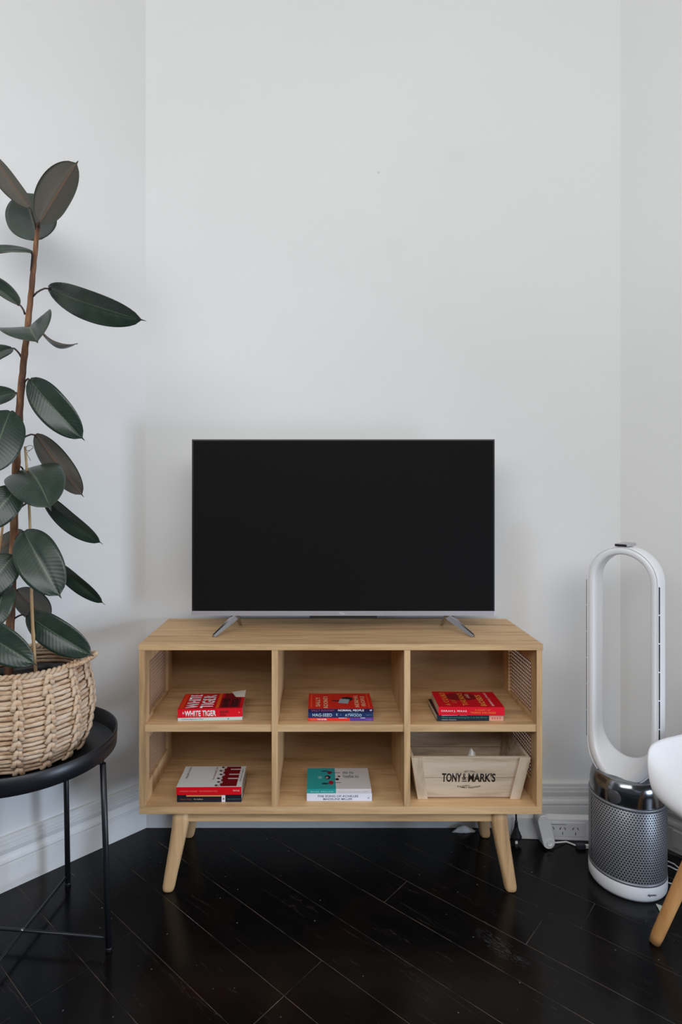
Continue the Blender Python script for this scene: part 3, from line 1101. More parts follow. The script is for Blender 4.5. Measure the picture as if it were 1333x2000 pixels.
def cpt(u, t, side):
    """corner-based point on front/back face: u -1..1, t 0..1 height"""
    hw = HB + (HTp - HB) * t
    if side == 'f':
        return Vector((cx + u * hw, cy - SL * t, ZB + 0.0004 + (ZC - ZB) * t))
    return Vector((cx + u * hw, cy + DPB + (DPT - SL - DPB) * t, ZB + 0.0004 + (ZC - ZB) * t))


def slab(q, off):
    m = MB()
    off = Vector(off)
    m.hexa(q, [p + off for p in q])
    bmesh.ops.recalc_face_normals(m.bm, faces=m.bm.faces)
    bmesh.ops.bevel(m.bm, geom=m.bm.edges[:], offset=0.0006, segments=1, affect='EDGES')
    return m


TH = 0.009
J = 0.50
for side, off in (('f', (0, TH, 0)), ('b', (0, -TH, 0))):
    for t0, t1 in ((0.03, J - 0.006), (J + 0.006, 1.0)):
        slab([cpt(-1, t0, side), cpt(1, t0, side), cpt(1, t1, side), cpt(-1, t1, side)], off).build('plank', M_pine, crate, RK)
for sg in (-1, 1):
    for t0, t1 in ((0.03, J - 0.004), (J + 0.004, 1.0)):
        q = [cpt(sg, t0, 'f') + Vector((0, TH, 0)), cpt(sg, t0, 'b') - Vector((0, TH, 0)), cpt(sg, t1, 'b') - Vector((0, TH, 0)), cpt(sg, t1, 'f') + Vector((0, TH, 0))]
        slab(q, (-sg * TH, 0, 0)).build('plank', M_pine, crate, RK)
    # corner slats on the front face
    wS = 0.031
    a0, a1 = cpt(sg, 0, 'f'), cpt(sg, 1.0, 'f')
    q = [a0, a0 - Vector((sg * wS, 0, 0)), a1 - Vector((sg * wS * 1.05, 0, 0)), a1]
    slab([p_ + Vector((0, -0.0002, 0)) for p_ in q], (0, -0.006, 0)).build('corner_slat', M_pinez, crate, RK)
MB().box(cx - HB + 0.010, cx + HB - 0.010, cy + 0.012, cy + DPB - 0.012, ZB + 0.0006, ZB + 0.008).build('bottom_board', M_pine, crate, RK)
ydir = (cpt(0, 1, 'f') - cpt(0, 0, 'f')).normalized()
inkb = ink(26, 18, 16)


def on_front(dx, h):
    q = cpt(0, 0, 'f') + ydir * h
    return Vector((cx + dx, q.y - 0.0004, q.z))


text('TONY', 0.0590, 0.0300, inkb, crate, RK @ frame(on_front(-0.0832, 0.0565), (1, 0, 0), ydir), 'logo_lettering', 0.028)
text('&', 0.0110, 0.0220, inkb, crate, RK @ frame(on_front(-0.0212, 0.0635), (1, 0, 0), ydir), 'logo_lettering', 0.004)
text("MARK'S", 0.0825, 0.0300, inkb, crate, RK @ frame(on_front(-0.0040, 0.0565), (1, 0, 0), ydir), 'logo_lettering', 0.028)
m = MB()
M_ = frame(on_front(-0.0222, 0.0580), (1, 0, 0), ydir)
m.box(0, 0.0145, 0, 0.0024, 0, 0.0004, 0, M_)
m.box(-0.0005 + 0.002, 0.0275 - 0.002, -0.0140, -0.0132, 0, 0.0003, 0, M_)
m.box(0.011, 0.016, -0.0146, -0.0126, 0, 0.0003, 0, M_)
m.build('underline', inkb, crate, RK)
text('EST 1976', 0.031, 0.0048, ink(92, 76, 64), crate, RK @ frame(on_front(-0.0165, 0.0890), (1, 0, 0), ydir), 'logo_lettering', 0.0, arc=0.0016)
text('A FAMILY TRADITION', 0.070, 0.0058, ink(72, 56, 46), crate, RK @ frame(on_front(-0.0360, 0.0395), (1, 0, 0), ydir), 'logo_lettering', 0.01, arc=-0.0050)

m = MB()
pc = kz(933, 1481, ZC)
q = Vector((pc.x, cy + 0.025, ZC - 0.045))
g = []
for i in range(7):
    row = []
    for j in range(5):
        x = (i - 3) / 3
        y = (j - 2) / 2
        row.append(q + Vector((x * 0.015, y * 0.018 + 0.008, 0.0470 * (1 - abs(x) ** 1.2 * 0.6 - abs(y) * 0.45) + 0.004 * math.sin(i * 2.1 + j * 1.7))))
    g.append(row)
m.grid(g)
po = m.build('paper_scrap', ink(222, 218, 210, 0.8))
sm = po.modifiers.new('solid', 'SOLIDIFY')
sm.thickness = 0.0006
tag(po, 'crumpled white paper tip poking above the front rim of the crate', 'paper')

# ------------------------------------------------------------------ side table, basket, rubber plant
TC = Vector((-0.792, 1.522))
tab = thing('side_table', 'round black metal tray table with thin legs beneath the woven basket', 'side table', (TC.x, TC.y, 0))
RTb = rel(tab)
m = MB()
RT_ = 0.233
m.lathe([(0.0, 0.5085), (RT_ - 0.006, 0.5085), (RT_ - 0.003, 0.511), (RT_, 0.551), (RT_ + 0.0025, 0.5525), (RT_ + 0.005, 0.551), (RT_ + 0.003, 0.508), (RT_ - 0.004, 0.5045), (0.0, 0.5045)], (TC.x, TC.y, 0), 72)
m.build('tray', M_black, tab, RTb)
leg1 = Vector((-0.5537, 1.498))
leg2 = Vector((-0.770, 1.745))
d1 = leg1 - TC
d2 = leg2 - TC
for A, zc in ((d1, 0.036), (d2, 0.033)):
    for s in (1, -1):
        f_ = TC + A * s
        t_ = TC + A * s * 0.93
        P = [(f_.x, f_.y, 0.0), (f_.x * .5 + t_.x * .5, f_.y * .5 + t_.y * .5, 0.25), (t_.x, t_.y, 0.490)]
        MB().tube(P, 0.0078, 12).build('leg', M_black, tab, RTb)
        MB().lathe([(0.0086, 0.0), (0.0086, 0.010), (0.0079, 0.012)], (f_.x, f_.y, 0), 12, cap0=True, cap1=True).build('foot_cap', M_dark, tab, RTb)
    a, b_ = TC + A * 0.99, TC - A * 0.99
    MB().tube([(a.x, a.y, zc), (b_.x, b_.y, zc)], 0.0042, 8).build('cross_bar', M_black, tab, RTb)
    a, b_ = TC + A * 0.93, TC - A * 0.93
    MB().tube([(a.x, a.y, 0.494), (b_.x, b_.y, 0.494)], 0.0075, 8).build('tray_bar', M_black, tab, RTb)
MB().lathe([(0.0, 0.0415), (0.004, 0.0405), (0.005, 0.038)], (TC.x, TC.y, 0), 12).build('centre_rivet', M_steel, tab, RTb)

BZ = 0.5092
bas = thing('woven_basket', 'woven natural fibre basket with looped handle on black tray table', 'basket', (TC.x, TC.y, BZ))


def Rb(z):
    pts = [(0, .126), (.018, .143), (.06, .162), (.11, .169), (.16, .166), (.21, .155), (.245, .149)]
    for (z0, r0), (z1, r1) in zip(pts, pts[1:]):
        if z <= z1:
            t = (z - z0) / (z1 - z0)
            t = t * t * (3 - 2 * t) * 0.4 + t * 0.6
            return r0 + (r1 - r0) * t
    return pts[-1][1]


random.seed(11)
NR_ = 10
rh = 0.232 / NR_
for i in range(NR_):
    for s in (0, 1):
        z = 0.006 + rh * (i + 0.28 + 0.46 * s)
        ph = random.random() * 6
        P, rad = [], []
        for k in range(72):
            a = 2 * math.pi * k / 72
            rr_ = Rb(z) + 0.0012 * math.sin(15 * a + math.pi * i) + random.uniform(-.0005, .0005)
            P.append((rr_ * math.cos(a), rr_ * math.sin(a), z + 0.0010 * math.sin(5 * a + ph) + random.uniform(-.0004, .0004)))
            rad.append(0.0056 * random.uniform(0.86, 1.12))
        MB().tube(P, rad, 8, closed=True).build('woven_strand', M_strand, bas)
# wraps: two upright loops over both strands of a row
wm = MB()
for s in (-1, 1):
    P = []
    for k in range(9):
        a = -math.pi / 2 + math.pi * k / 8
        P.append((0.0042 + 0.0060 * math.cos(a) - 0.003, s * (0.0040 - 0.0022 * math.sin(a)), 0.0118 * math.sin(a)))
    wm.tube(P, [0.0030, .0038, .0042, .0044, .0045, .0044, .0042, .0038, .0030], 7, flat=1.0)
wrap0 = wm.build('binding_wrap', M_strand, bas)
wme = wrap0.data
NC = 15
first = True
for i in range(NR_):
    z = 0.006 + rh * (i + 0.5)
    for c in range(NC):
        a = R(-99 + 360 / NC * c + random.uniform(-1.2, 1.2) + 9)
        o = wrap0 if first else bpy.data.objects.new('binding_wrap', wme)
        if not first:
            COL.objects.link(o)
            o.parent = bas
        first = False
        r0 = Rb(z) + 0.0035
        sl = (Rb(z + 0.01) - Rb(z - 0.01)) / 0.02
        o.matrix_local = Matrix.Translation((r0 * math.cos(a), r0 * math.sin(a), z)) @ Matrix.Rotation(a, 4, 'Z') @ Matrix.Rotation(math.atan(sl), 4, 'Y') @ Matrix.Rotation(random.uniform(-.12, .12), 4, 'X') @ Matrix.Diagonal((1, random.uniform(1.3, 1.6), 1.0, 1))
m = MB()
m.lathe([(0.0, 0.001), (0.122, 0.001), (0.136, 0.010)] + [(Rb(z) - 0.001, z) for z in [0.02 + 0.02 * i for i in range(12)]], (0, 0, 0), 48)
lo = m.build('bottom_and_gap_shade', M_gapshade, bas)  # basket bottom plus added dark sheet that paints shade into the weave gaps
for ph in (0, math.pi):
    P = []
    for k in range(288):
        a = 2 * math.pi * k / 288
        q = 34 * a + ph
        P.append(((0.1495 + 0.0042 * math.cos(q)) * math.cos(a), (0.1495 + 0.0042 * math.cos(q)) * math.sin(a), 0.2425 + 0.0045 * math.sin(q)))
    MB().tube(P, 0.0048, 7, closed=True).build('braided_rim', M_strand, bas)
for s in (1, -1):
    P = []
    for k in range(25):
        t = -1 + 2 * k / 24
        y = 0.056 * math.copysign(abs(math.sin(t * math.pi / 2)), t) if abs(t) < 1 else 0.056 * t
        x = 0.136 + 0.052 * math.cos(t * math.pi / 2) ** 0.6 if abs(t) < 1 else 0.138
        P.append((s * x, y, 0.243 + 0.012 * math.cos(t * math.pi / 2)))
    rad = [0.0050 + 0.0006 * (k % 2) for k in range(25)]
    MB().tube(P, rad, 10).build('handle', M_strand, bas)
    # coil binding around the handle
    C_ = []
    for k in range(25 * 8):
        f_ = k / 8
        i0 = min(int(f_), 23)
        t = f_ - i0
        A = Vector(P[i0]).lerp(Vector(P[i0 + 1]), t)
        tg = (Vector(P[i0 + 1]) - Vector(P[i0])).normalized()
        sd = tg.cross(Vector((0, 0, 1))).normalized()
        q = f_ * 6.0
        C_.append(A + (sd * math.cos(q) + sd.cross(tg) * math.sin(q)) * 0.0053)
    MB().tube(C_, 0.0018, 5).build('handle_binding', M_strand, bas)

pl_ = thing('rubber_plant', 'tall rubber plant with glossy dark green leaves growing from the basket', 'plant', (TC.x, TC.y, BZ + 0.012))
RP = rel(pl_)
m = MB()
m.lathe([(0.0, 0.0), (0.095, 0.0), (0.118, 0.185), (0.122, 0.186), (0.122, 0.190), (0.114, 0.190), (0.112, 0.172)], (0, 0, 0), 40)
m.build('grow_pot', M_dark, pl_)
m = MB()
g = []
for i in range(13):
    row = []
    for j in range(33):
        a = 2 * math.pi * j / 32
        r_ = 0.114 * i / 12
        row.append((r_ * math.cos(a), r_ * math.sin(a), 0.172 + 0.006 * noise.noise(Vector((r_ * math.cos(a) * 40, r_ * math.sin(a) * 40, 3)))))
    g.append(row)
m.grid(g)
so = m.build('soil', M_soil, pl_)
so['kind'] = 'stuff'
SY = 1.522
stem_px = [(75, 436, 4.0), (71, 470, 4.2), (66, 520, 4.6), (60, 580, 5.2), (54, 640, 5.4), (48, 690, 5.8), (43, 740, 6.2), (39, 790, 6.6), (35, 850, 6.8), (31, 920, 7.0), (28, 990, 7.2), (27, 1060, 7.4), (24, 1130, 7.6), (21, 1200, 7.8), (18, 1270, 8.0), (17, 1345, 8.6)]
P, rad = [], []
for i, (x, y, r_) in enumerate(stem_px):
    P.append(at(x, y, SY))
    rad.append(r_ / 736 * (1.0))
Pf, rf = [], []
for i in range(len(P) - 1):
    for k in range(4):
        t = k / 4
        Pf.append(P[i].lerp(P[i + 1], t) + Vector((0.0006 * math.sin(i * 4 + k * 2.2), 0, 0)))
        rf.append((rad[i] * (1 - t) + rad[i + 1] * t) * (1.10 if (i * 4 + k) % 5 == 0 else 1.0))
Pf.append(P[-1])
rf.append(rad[-1])
MB().tube(Pf, rf, 12).build('stem', M_stem, pl_, RP)


def wprof(t):
    if t > 0.955:
        return 0.10 * (1 - t) / 0.045 + 0.01
    e = abs(2 * t / 0.965 - 0.98)
    return max(0.05, max(0.0, 1 - min(1, e) ** 2.3) ** 0.62)


def leaf(base, tip, halfw, roll=0.0, fold=0.18, arch=0.02, under=False, pet=None, droop=0.0, side=0.0, curl=0.0):
    """base, tip: (px, py, depth); halfw in metres; pet: (px, py, depth) on the stem"""
    B, T_ = at(*base), at(*tip)
    ax = (T_ - B)
    Lh = ax.length
    a = ax.normalized()
    vw = (Vector((0, 0, CZ)) - (B + T_) / 2).normalized()
    s = a.cross(vw).normalized()
    s = Matrix.Rotation(R(roll), 3, a) @ s
    nn_ = s.cross(a).normalized()
    if nn_.dot(vw) < 0:
        nn_ = -nn_
    if under:
        nn_ = -nn_
    NI, NJ = 22, 12
    top, bot, uvs = [], [], []
    for i in range(NI + 1):
        t = i / NI
        c = B.lerp(T_, t) + nn_ * arch * math.sin(math.pi * t) * 1.0 + Vector((0, 0, 1)) * (droop * 4 * t * (1 - t)) + s * side * math.sin(math.pi * t)
        w_ = halfw * wprof(t)
        r1, r2, r3 = [], [], []
        for j in range(NJ + 1):
            u = -1 + 2 * j / NJ
            off = fold * abs(u) * w_ - curl * u * u * w_ + 0.0016 * math.exp(-(u / 0.10) ** 2) * (-1)
            off += 0.0010 * math.sin(9 * t + 3 * u)
            p_ = c + s * u * w_ * math.cos(math.atan(fold) * 0.8) + nn_ * off
            r1.append(p_ + nn_ * 0.0006)
            r2.append(p_ - nn_ * (0.0002 + 0.0022 * math.exp(-(u / 0.09) ** 2) * (1 - t)))
            r3.append((u, t))
        top.append(r1)
        bot.append(r2)
        uvs.append(r3)
    m = MB()
    m.grid(top, 0, False, uvs)
    m.grid(bot, 1, True, uvs)
    m.bm.faces.ensure_lookup_table()
    # orient: the first face of the top grid must look along nn_
    m.bm.normal_update()
    if m.bm.faces[NJ * 8 + 3].normal.dot(nn_) < 0:
        for f in m.bm.faces:
            f.normal_flip()
    # rim
    m.bm.verts.ensure_lookup_table()
    W = NJ + 1
    n0 = (NI + 1) * W
    rim = [i * W for i in range(NI + 1)] + [NI * W + j for j in range(1, W)] + [i * W + NJ for i in range(NI - 1, -1, -1)] + [j for j in range(NJ - 1, 0, -1)]
    for k in range(len(rim)):
        a_, b_ = rim[k], rim[(k + 1) % len(rim)]
        f = m.bm.faces.new((m.bm.verts[a_], m.bm.verts[b_], m.bm.verts[n0 + b_], m.bm.verts[n0 + a_]))
        f.material_index = 1
    lf = m.build('leaf', [M_leaf, M_under], pl_, RP, normals=False)
    if pet:
        S = at(*pet)
        mid = S.lerp(B, 0.5) + Vector((0, 0, 0.006))
        MB().tube([S, S.lerp(mid, .5) + Vector((0, 0, .002)), mid, mid.lerp(B, .5) + Vector((0, 0, .002)), B + a * 0.004], [0.0030, 0.0026, 0.0024, 0.0024, 0.0022], 8).build('petiole', M_petiole, lf)
    return lf


Y0 = SY
leaf((78, 434, 1.49), (153, 314, 1.52), 0.047, roll=24, fold=0.20, arch=0.006, under=True, pet=(75, 446, Y0))
leaf((58, 406, 1.50), (-22, 292, 1.50), 0.033, roll=38, fold=0.28, arch=0.004, under=True, pet=(72, 455, Y0))
leaf((74, 470, 1.545), (46, 372, 1.66), 0.066, roll=-4, fold=0.10, arch=-0.010, pet=(73, 474, Y0))
leaf((64, 492, 1.50), (-60, 512, 1.45), 0.034, roll=74, fold=0.2, arch=0.012, pet=(61, 530, Y0))
leaf((95, 563, 1.53), (286, 627, 1.47), 0.043, roll=24, fold=0.24, arch=0.014, pet=(64, 579, Y0))
leaf((37, 596, 1.52), (-70, 530, 1.50), 0.040, roll=62, fold=0.2, arch=0.010, pet=(49, 614, Y0))
leaf((58, 640, 1.50), (74, 670, 1.375), 0.067, roll=0, fold=0.36, arch=0.016, pet=(55, 648, Y0))
leaf((82, 650, 1.56), (152, 671, 1.60), 0.030, roll=80, fold=0.2, arch=0.016, pet=(55, 648, Y0))
leaf((23, 679, 1.52), (-50, 726, 1.46), 0.036, roll=50, fold=0.2, arch=0.01, pet=(43, 700, Y0))
leaf((58, 741, 1.51), (166, 861, 1.50), 0.044, roll=14, fold=0.16, arch=0.014, pet=(46, 751, Y0))
leaf((30, 766, 1.52), (-70, 806, 1.46), 0.038, roll=44, fold=0.2, arch=0.01, pet=(37, 784, Y0))
leaf((20, 803, 1.46), (-26, 930, 1.38), 0.054, roll=6, fold=0.12, arch=0.012, pet=(36, 818, Y0))
leaf((70, 848, 1.54), (164, 971, 1.58), 0.036, roll=18, fold=-0.10, arch=0.016, under=True, pet=(34, 864, Y0), side=0.006)
leaf((46, 918, 1.545), (100, 998, 1.38), 0.069, roll=-10, fold=0.06, arch=0.0, pet=(31, 912, Y0), side=0.004, curl=0.10, droop=0.034)
leaf((36, 952, 1.48), (-36, 1036, 1.42), 0.043, roll=10, fold=0.14, arch=0.012, pet=(29, 975, Y0))
leaf((84, 968, 1.55), (201, 1063, 1.56), 0.031, roll=36, fold=0.24, arch=0.010, pet=(30, 1000, Y0))
leaf((47, 1037, 1.49), (120, 1169, 1.43), 0.054, roll=8, fold=0.14, arch=0.016, pet=(28, 1058, Y0))
leaf((47, 1040, 1.56), (-50, 1092, 1.58), 0.034, roll=30, fold=0.1, arch=0.010, under=True, pet=(28, 1050, Y0))
leaf((27, 1085, 1.48), (-40, 1168, 1.42), 0.046, roll=10, fold=0.14, arch=0.010, pet=(26, 1100, Y0))
leaf((100, 1096, 1.57), (205, 1181, 1.58), 0.025, roll=38, fold=0.18, arch=0.006, under=False, pet=(26, 1118, Y0), droop=0.004)
leaf((32, 1152, 1.57), (98, 1214, 1.60), 0.038, roll=8, fold=0.10, arch=0.008, under=True, pet=(24, 1160, Y0))
leaf((53, 1200, 1.53), (184, 1282, 1.50), 0.041, roll=14, fold=0.12, arch=0.014, pet=(22, 1214, Y0))
leaf((-64, 1214, 1.42), (73, 1300, 1.36), 0.042, roll=10, fold=0.12, arch=0.012)
leaf((14, 1142, 1.47), (-14, 1232, 1.40), 0.036, roll=20, fold=0.14, arch=0.012, pet=(23, 1150, Y0))

bz = at(60, 1330, 1.50)
for k, (a, b_, lab) in enumerate((((49, 872, 1.50), (71, 1318, 1.50), 'thin bamboo stake beside the rubber plant stem, right side'), ((10, 985, 1.56), (-40, 1318, 1.50), 'thin bamboo stake leaning left of the rubber plant stem'))):
    A, B = at(*a), at(*b_)
    st_ = thing('bamboo_stake', lab, 'stake', (B.x, B.y, B.z - 0.02))
    P, rad = [], []
    for i in range(41):
        t = i / 40
        P.append(A.lerp(B, t) + Vector((0.003 * math.sin(t * 6), 0, 0)))
        rad.append(0.0040 * (0.75 + 0.35 * t) * (1.25 if i % 12 == 9 else 1.0))
    P.append(B - Vector((0, 0, 0.02)))
    rad.append(0.0044)
    MB().tube(P, rad, 10).build('cane', M_bamboo, st_, rel(st_))
# twine loop tied round stem and stake
P = []
for k in range(22):
    a = 2 * math.pi * k / 21
    P.append(at(57, 875, 1.490) + Vector((0.0095 * math.cos(a) * (1 + .2 * math.sin(2 * a)), 0.004 * math.sin(a), 0.0070 * math.sin(a))))
P += [at(52, 885, 1.49), at(60, 900, 1.49)]
tw = MB().tube(P, 0.0008, 5).build('twine', M_twine)
tag(tw, 'thin curled twine tying the stem to the bamboo stake', 'string')

# ------------------------------------------------------------------ air purifier fan
PC = Vector((0.950, 1.778))
fan = thing('air_purifier', 'tall white and silver bladeless air purifier fan with oval loop', 'fan', (PC.x, PC.y, 0))
RPf = rel(fan)
pf = lambda name, m, mt, **k: m.build(name, mt, fan, RPf, **k)
RB = 0.109
m = MB()
m.lathe([(0.0, 0.004), (RB - 0.018, 0.004), (RB - 0.012, 0.0), (RB - 0.006, 0.0), (RB - 0.001, 0.008), (RB, 0.016), (RB, 0.043), (RB - 0.002, 0.045), (0, 0.045)], (PC.x, PC.y, 0), 72)
pf('base_ring', m, M_whitem)
for nm, a0, a1 in (('front_shroud', -182, 2), ('rear_shroud', 2, 178)):
    m = MB()
    g, uvs = [], []
    NA = 60
    prof = [(RB - 0.0015, 0.045), (RB - 0.001, 0.0465), (RB - 0.001, 0.2685), (RB - 0.003, 0.2700), (RB - 0.008, 0.2700)]
    for i in range(NA + 1):
        a = R(a0 + 0.6 + (a1 - a0 - 1.2) * i / NA)
        g.append([(PC.x + r_ * math.cos(a), PC.y + r_ * math.sin(a), z) for r_, z in prof])
        uvs.append([(a * RB, z) for r_, z in prof])
    m.grid(g, 0, False, uvs)
    o = pf(nm, m, M_perf)
for z0, z1 in ((0.0455, 0.0530), (0.262, 0.2705)):
    m = MB()
    m.lathe([(RB - 0.003, z0), (RB - 0.0004, z0), (RB - 0.0004, z1), (RB - 0.003, z1)], (PC.x, PC.y, 0), 72)
    pf('trim_ring', m, mat('shroud_rim', (0.34, 0.35, 0.38, 1), 0.4, metal=0.5))
m = MB()
m.lathe([(RB - 0.004, 0.262), (RB - 0.004, 0.300), (RB - 0.006, 0.316), (RB - 0.012, 0.334), (RB - 0.020, 0.340), (0.0, 0.342)], (PC.x, PC.y, 0), 72)
pf('collar', m, M_steel)
hn = Vector((-0.731, -0.682, 0))           # head facing
hr = Vector((0.682, -0.731, 0))
m = MB()
disk = Matrix.Translation(Vector((PC.x, PC.y, 0.2925)) + hn * (RB - 0.0045)) @ frame((0, 0, 0), hr, (0, 0, 1))
m.lathe([(0.0, 0.0012), (0.0188, 0.0012), (0.0198, 0.0)], (0, 0, 0), 28)
bmesh.ops.transform(m.bm, matrix=disk, verts=m.bm.verts)
pf('display', m, M_lcd)
# loop amplifier
ZT, ZBt = 0.925, 0.462            # centres of the top and bottom arcs of the inner opening
C3 = Vector((PC.x, PC.y, 0)) - hr * 0.004
NS = 96
ZBo = 0.424


def stad(w_, zt, zb, ht, hb, k):
    """stadium: half width w_, straight sides between zb and zt, arcs of height ht/hb. k 0..1"""
    L1 = (zt - zb)
    A1 = math.pi * (w_ + ht) / 2
    A2 = math.pi * (w_ + hb) / 2
    tot = 2 * L1 + A1 + A2
    s = k * tot
    if s < L1:
        return (w_, zb + s)
    s -= L1
    if s < A1:
        a = s / A1 * math.pi
        return (w_ * math.cos(a), zt + ht * math.sin(a))
    s -= A1
    if s < L1:
        return (-w_, zt - s)
    s -= L1
    a = s / A2 * math.pi
    return (-w_ * math.cos(a), zb - hb * math.sin(a))


HD = 0.039
sect = []                        # (blend 0 inner..1 outer, depth b)
for a in range(16):
    q = 2 * math.pi * a / 16 + 0.196
    cx_, sy_ = math.cos(q), math.sin(q)
    sect.append((0.5 + 0.5 * math.copysign(abs(cx_) ** 0.45, cx_), HD * math.copysign(abs(sy_) ** 0.5, sy_)))
m = MB()
rings = []
for k in range(NS):
    xi, zi = stad(0.0785, ZT, ZBt, 0.081, 0.092, k / NS)
    # match outer parameter by same class of position
    xo, zo = xi, zi
    if zi > ZT:
        a = math.atan2((zi - ZT) / 0.081, xi / 0.0785)
        xo, zo = 0.1025 * math.cos(a), ZT + 0.106 * math.sin(a)
    elif zi < ZBt:
        a = math.atan2((ZBt - zi) / 0.092, xi / 0.0785)
        xo, zo = 0.1025 * math.cos(a), ZBo - 0.108 * math.sin(a)
    else:
        xo = math.copysign(0.1025, xi)
        zo = ZBo + (zi - ZBt) * (ZT - ZBo) / (ZT - ZBt)
    ring = []
    ql = max(0.0, min(1.0, (ZBt - zi) / 0.092)) ** 1.5
    for bl, dp in sect:
        x = xi + (xo - xi) * bl
        z = zi + (zo - zi) * bl
        if dp > 0:
            z -= 0.030 * ql * (1 - bl) * dp / HD
            dp = dp * (1 + 1.05 * ql)
        ring.append(m.bm.verts.new(C3 + hr * x + hn * dp + Vector((0, 0, z))))
    rings.append(ring)
for k in range(NS):
    a_, b_ = rings[k], rings[(k + 1) % NS]
    for j in range(16):
        m.bm.faces.new((a_[j], a_[(j + 1) % 16], b_[(j + 1) % 16], b_[j])).smooth = True
loop_o = pf('loop_amplifier', m, M_white)
# front edge bead along the outer contour
P = []
for k in range(NS):
    xi, zi = stad(0.1012, ZT, ZBo, 0.105, 0.107, k / NS)
    ql = max(0.0, min(1.0, (ZBo - zi) / 0.107)) ** 1.5
    P.append(C3 + hr * xi + hn * ((HD - 0.003) * (1 + 1.02 * ql)) + Vector((0, 0, zi)))
m = MB().tube(P, 0.0018, 8, closed=True)
pf('front_bead', m, M_white)
for sg in (-1, 1):
    nsl = 6
    z0, z1 = 0.418, 0.921
    hh = (z1 - z0) / nsl
    for i in range(nsl):
        c = C3 + hr * sg * (0.1036 if sg > 0 else 0.1040) + hn * (HD - 0.0070)
        m = MB()
        m.box(-0.0015, 0.0015, -0.0018, 0.0018, z0 + i * hh + 0.002, z0 + (i + 1) * hh - 0.002)
        bmesh.ops.transform(m.bm, matrix=Matrix.Translation(c) @ frame((0, 0, 0), hr, (-hr.y, hr.x, 0)), verts=m.bm.verts)
        pf('air_slot', m, M_dark)
text('dyson', 0.026, 0.0080, ink(90, 96, 112), fan, RPf @ frame(Vector((PC.x + 0.002, PC.y - RB - 0.0004, 0.021)), (1, 0.05, 0), (0, 0, 1)), 'logo_lettering', 0.01, depth=0.0012)
# remote on top of the loop
rc_z = ZT + 0.106
rem = thing('remote_control', 'small silver remote control lying on top of the purifier loop', 'remote', (C3.x, C3.y, rc_z))
m = MB()
g = []
Mx = frame((0, 0, 0), hr, -hn)
for i in range(13):
    t = -1 + 2 * i / 12
    P_ = C3 + hr * 0.0 - hn * (t * 0.045) + Vector((0, 0, rc_z + 0.0045))
m.box(-0.0185, 0.0185, -0.040, 0.040, 0.0, 0.0095, 0.004, Mx)
m.build('remote_body', M_silver, rem)
m = MB()
m.box(-0.0165, 0.0165, -0.0412, -0.0390, 0.0015, 0.0080, 0.0008, Mx)
m.build('end_window', M_dark, rem)

# ------------------------------------------------------------------ power strip, plug, adapter, cables
sa = kz(985, 1637.5, 0.0)
sb = kz(1170, 1643.5, 0.0)
dv_ = (sb - sa)
dv_.z = 0
Ls = dv_.length
ps = thing('power_strip', 'white power strip with angled three pin sockets along the baseboard', 'power strip', (sa.x, sa.y, 0), math.atan2(dv_.y, dv_.x))
sh = 0.0735
MB().box(0, Ls, 0, 0.032, 0, sh, 0.004).build('strip_body', M_white, ps)
MB().box(Ls * 0.40, Ls * 0.86, -0.0022, 0.001, 0.014, 0.062, 0.003).build('socket_panel', mat('socket_panel', (0.80, 0.81, 0.83, 1), 0.4), ps)
MB().box(Ls * 0.49, Ls * 0.66, -0.0030, -0.002, 0.0545, 0.0558).build('label_line', ink(120, 120, 124), ps)
for xc in (0.50, 0.62, 0.755):
    m = MB()
    for dx, dz, an in ((-0.008, 0.006, 28), (0.008, 0.006, -28), (0.0, -0.011, 0)):
        m.box(-0.0011, 0.0011, -0.0030, -0.0018, -0.0045, 0.0045, 0, Matrix.Translation((Ls * xc + dx, 0, 0.036 + dz)) @ Matrix.Rotation(R(an), 4, 'Y'))
    m.build('socket', M_dark, ps)

pk = kz(1009, 1650, 0.0)
pz = at(1009, 1600, 1.955)
plg = thing('power_plug', 'black ribbed power plug with cord hanging at the white power strip', 'plug', (pz.x, 1.955, 0.0))
prof = [(0.0165, 0.016), (0.0185, 0.018), (0.0190, 0.026), (0.0150, 0.032), (0.0145, 0.036), (0.0095, 0.046), (0.0070, 0.056), (0.0062, 0.058), (0.0070, 0.060), (0.0058, 0.063), (0.0064, 0.066), (0.0050, 0.069), (0.0056, 0.072), (0.0040, 0.078)]
m = MB()
m.lathe(prof, (0, 0, 0), 20, cap0=True, cap1=True)
bmesh.ops.transform(m.bm, matrix=Matrix.Diagonal((1, 0.7, 1, 1)), verts=m.bm.verts)
m.build('plug_body', M_dark, plg)
MB().tube([(0, 0, 0.074), (0, 0.004, 0.12), (0.0, 0.028, 0.165), (0.0, 0.088, 0.20), (0.0, 0.0945, 0.26)], 0.0030, 8).build('cord', M_dark, plg)
MB().box(-0.004, 0.004, -0.0035, 0.0035, 0.0, 0.019, 0.001).build('pin_cap', M_white, plg)

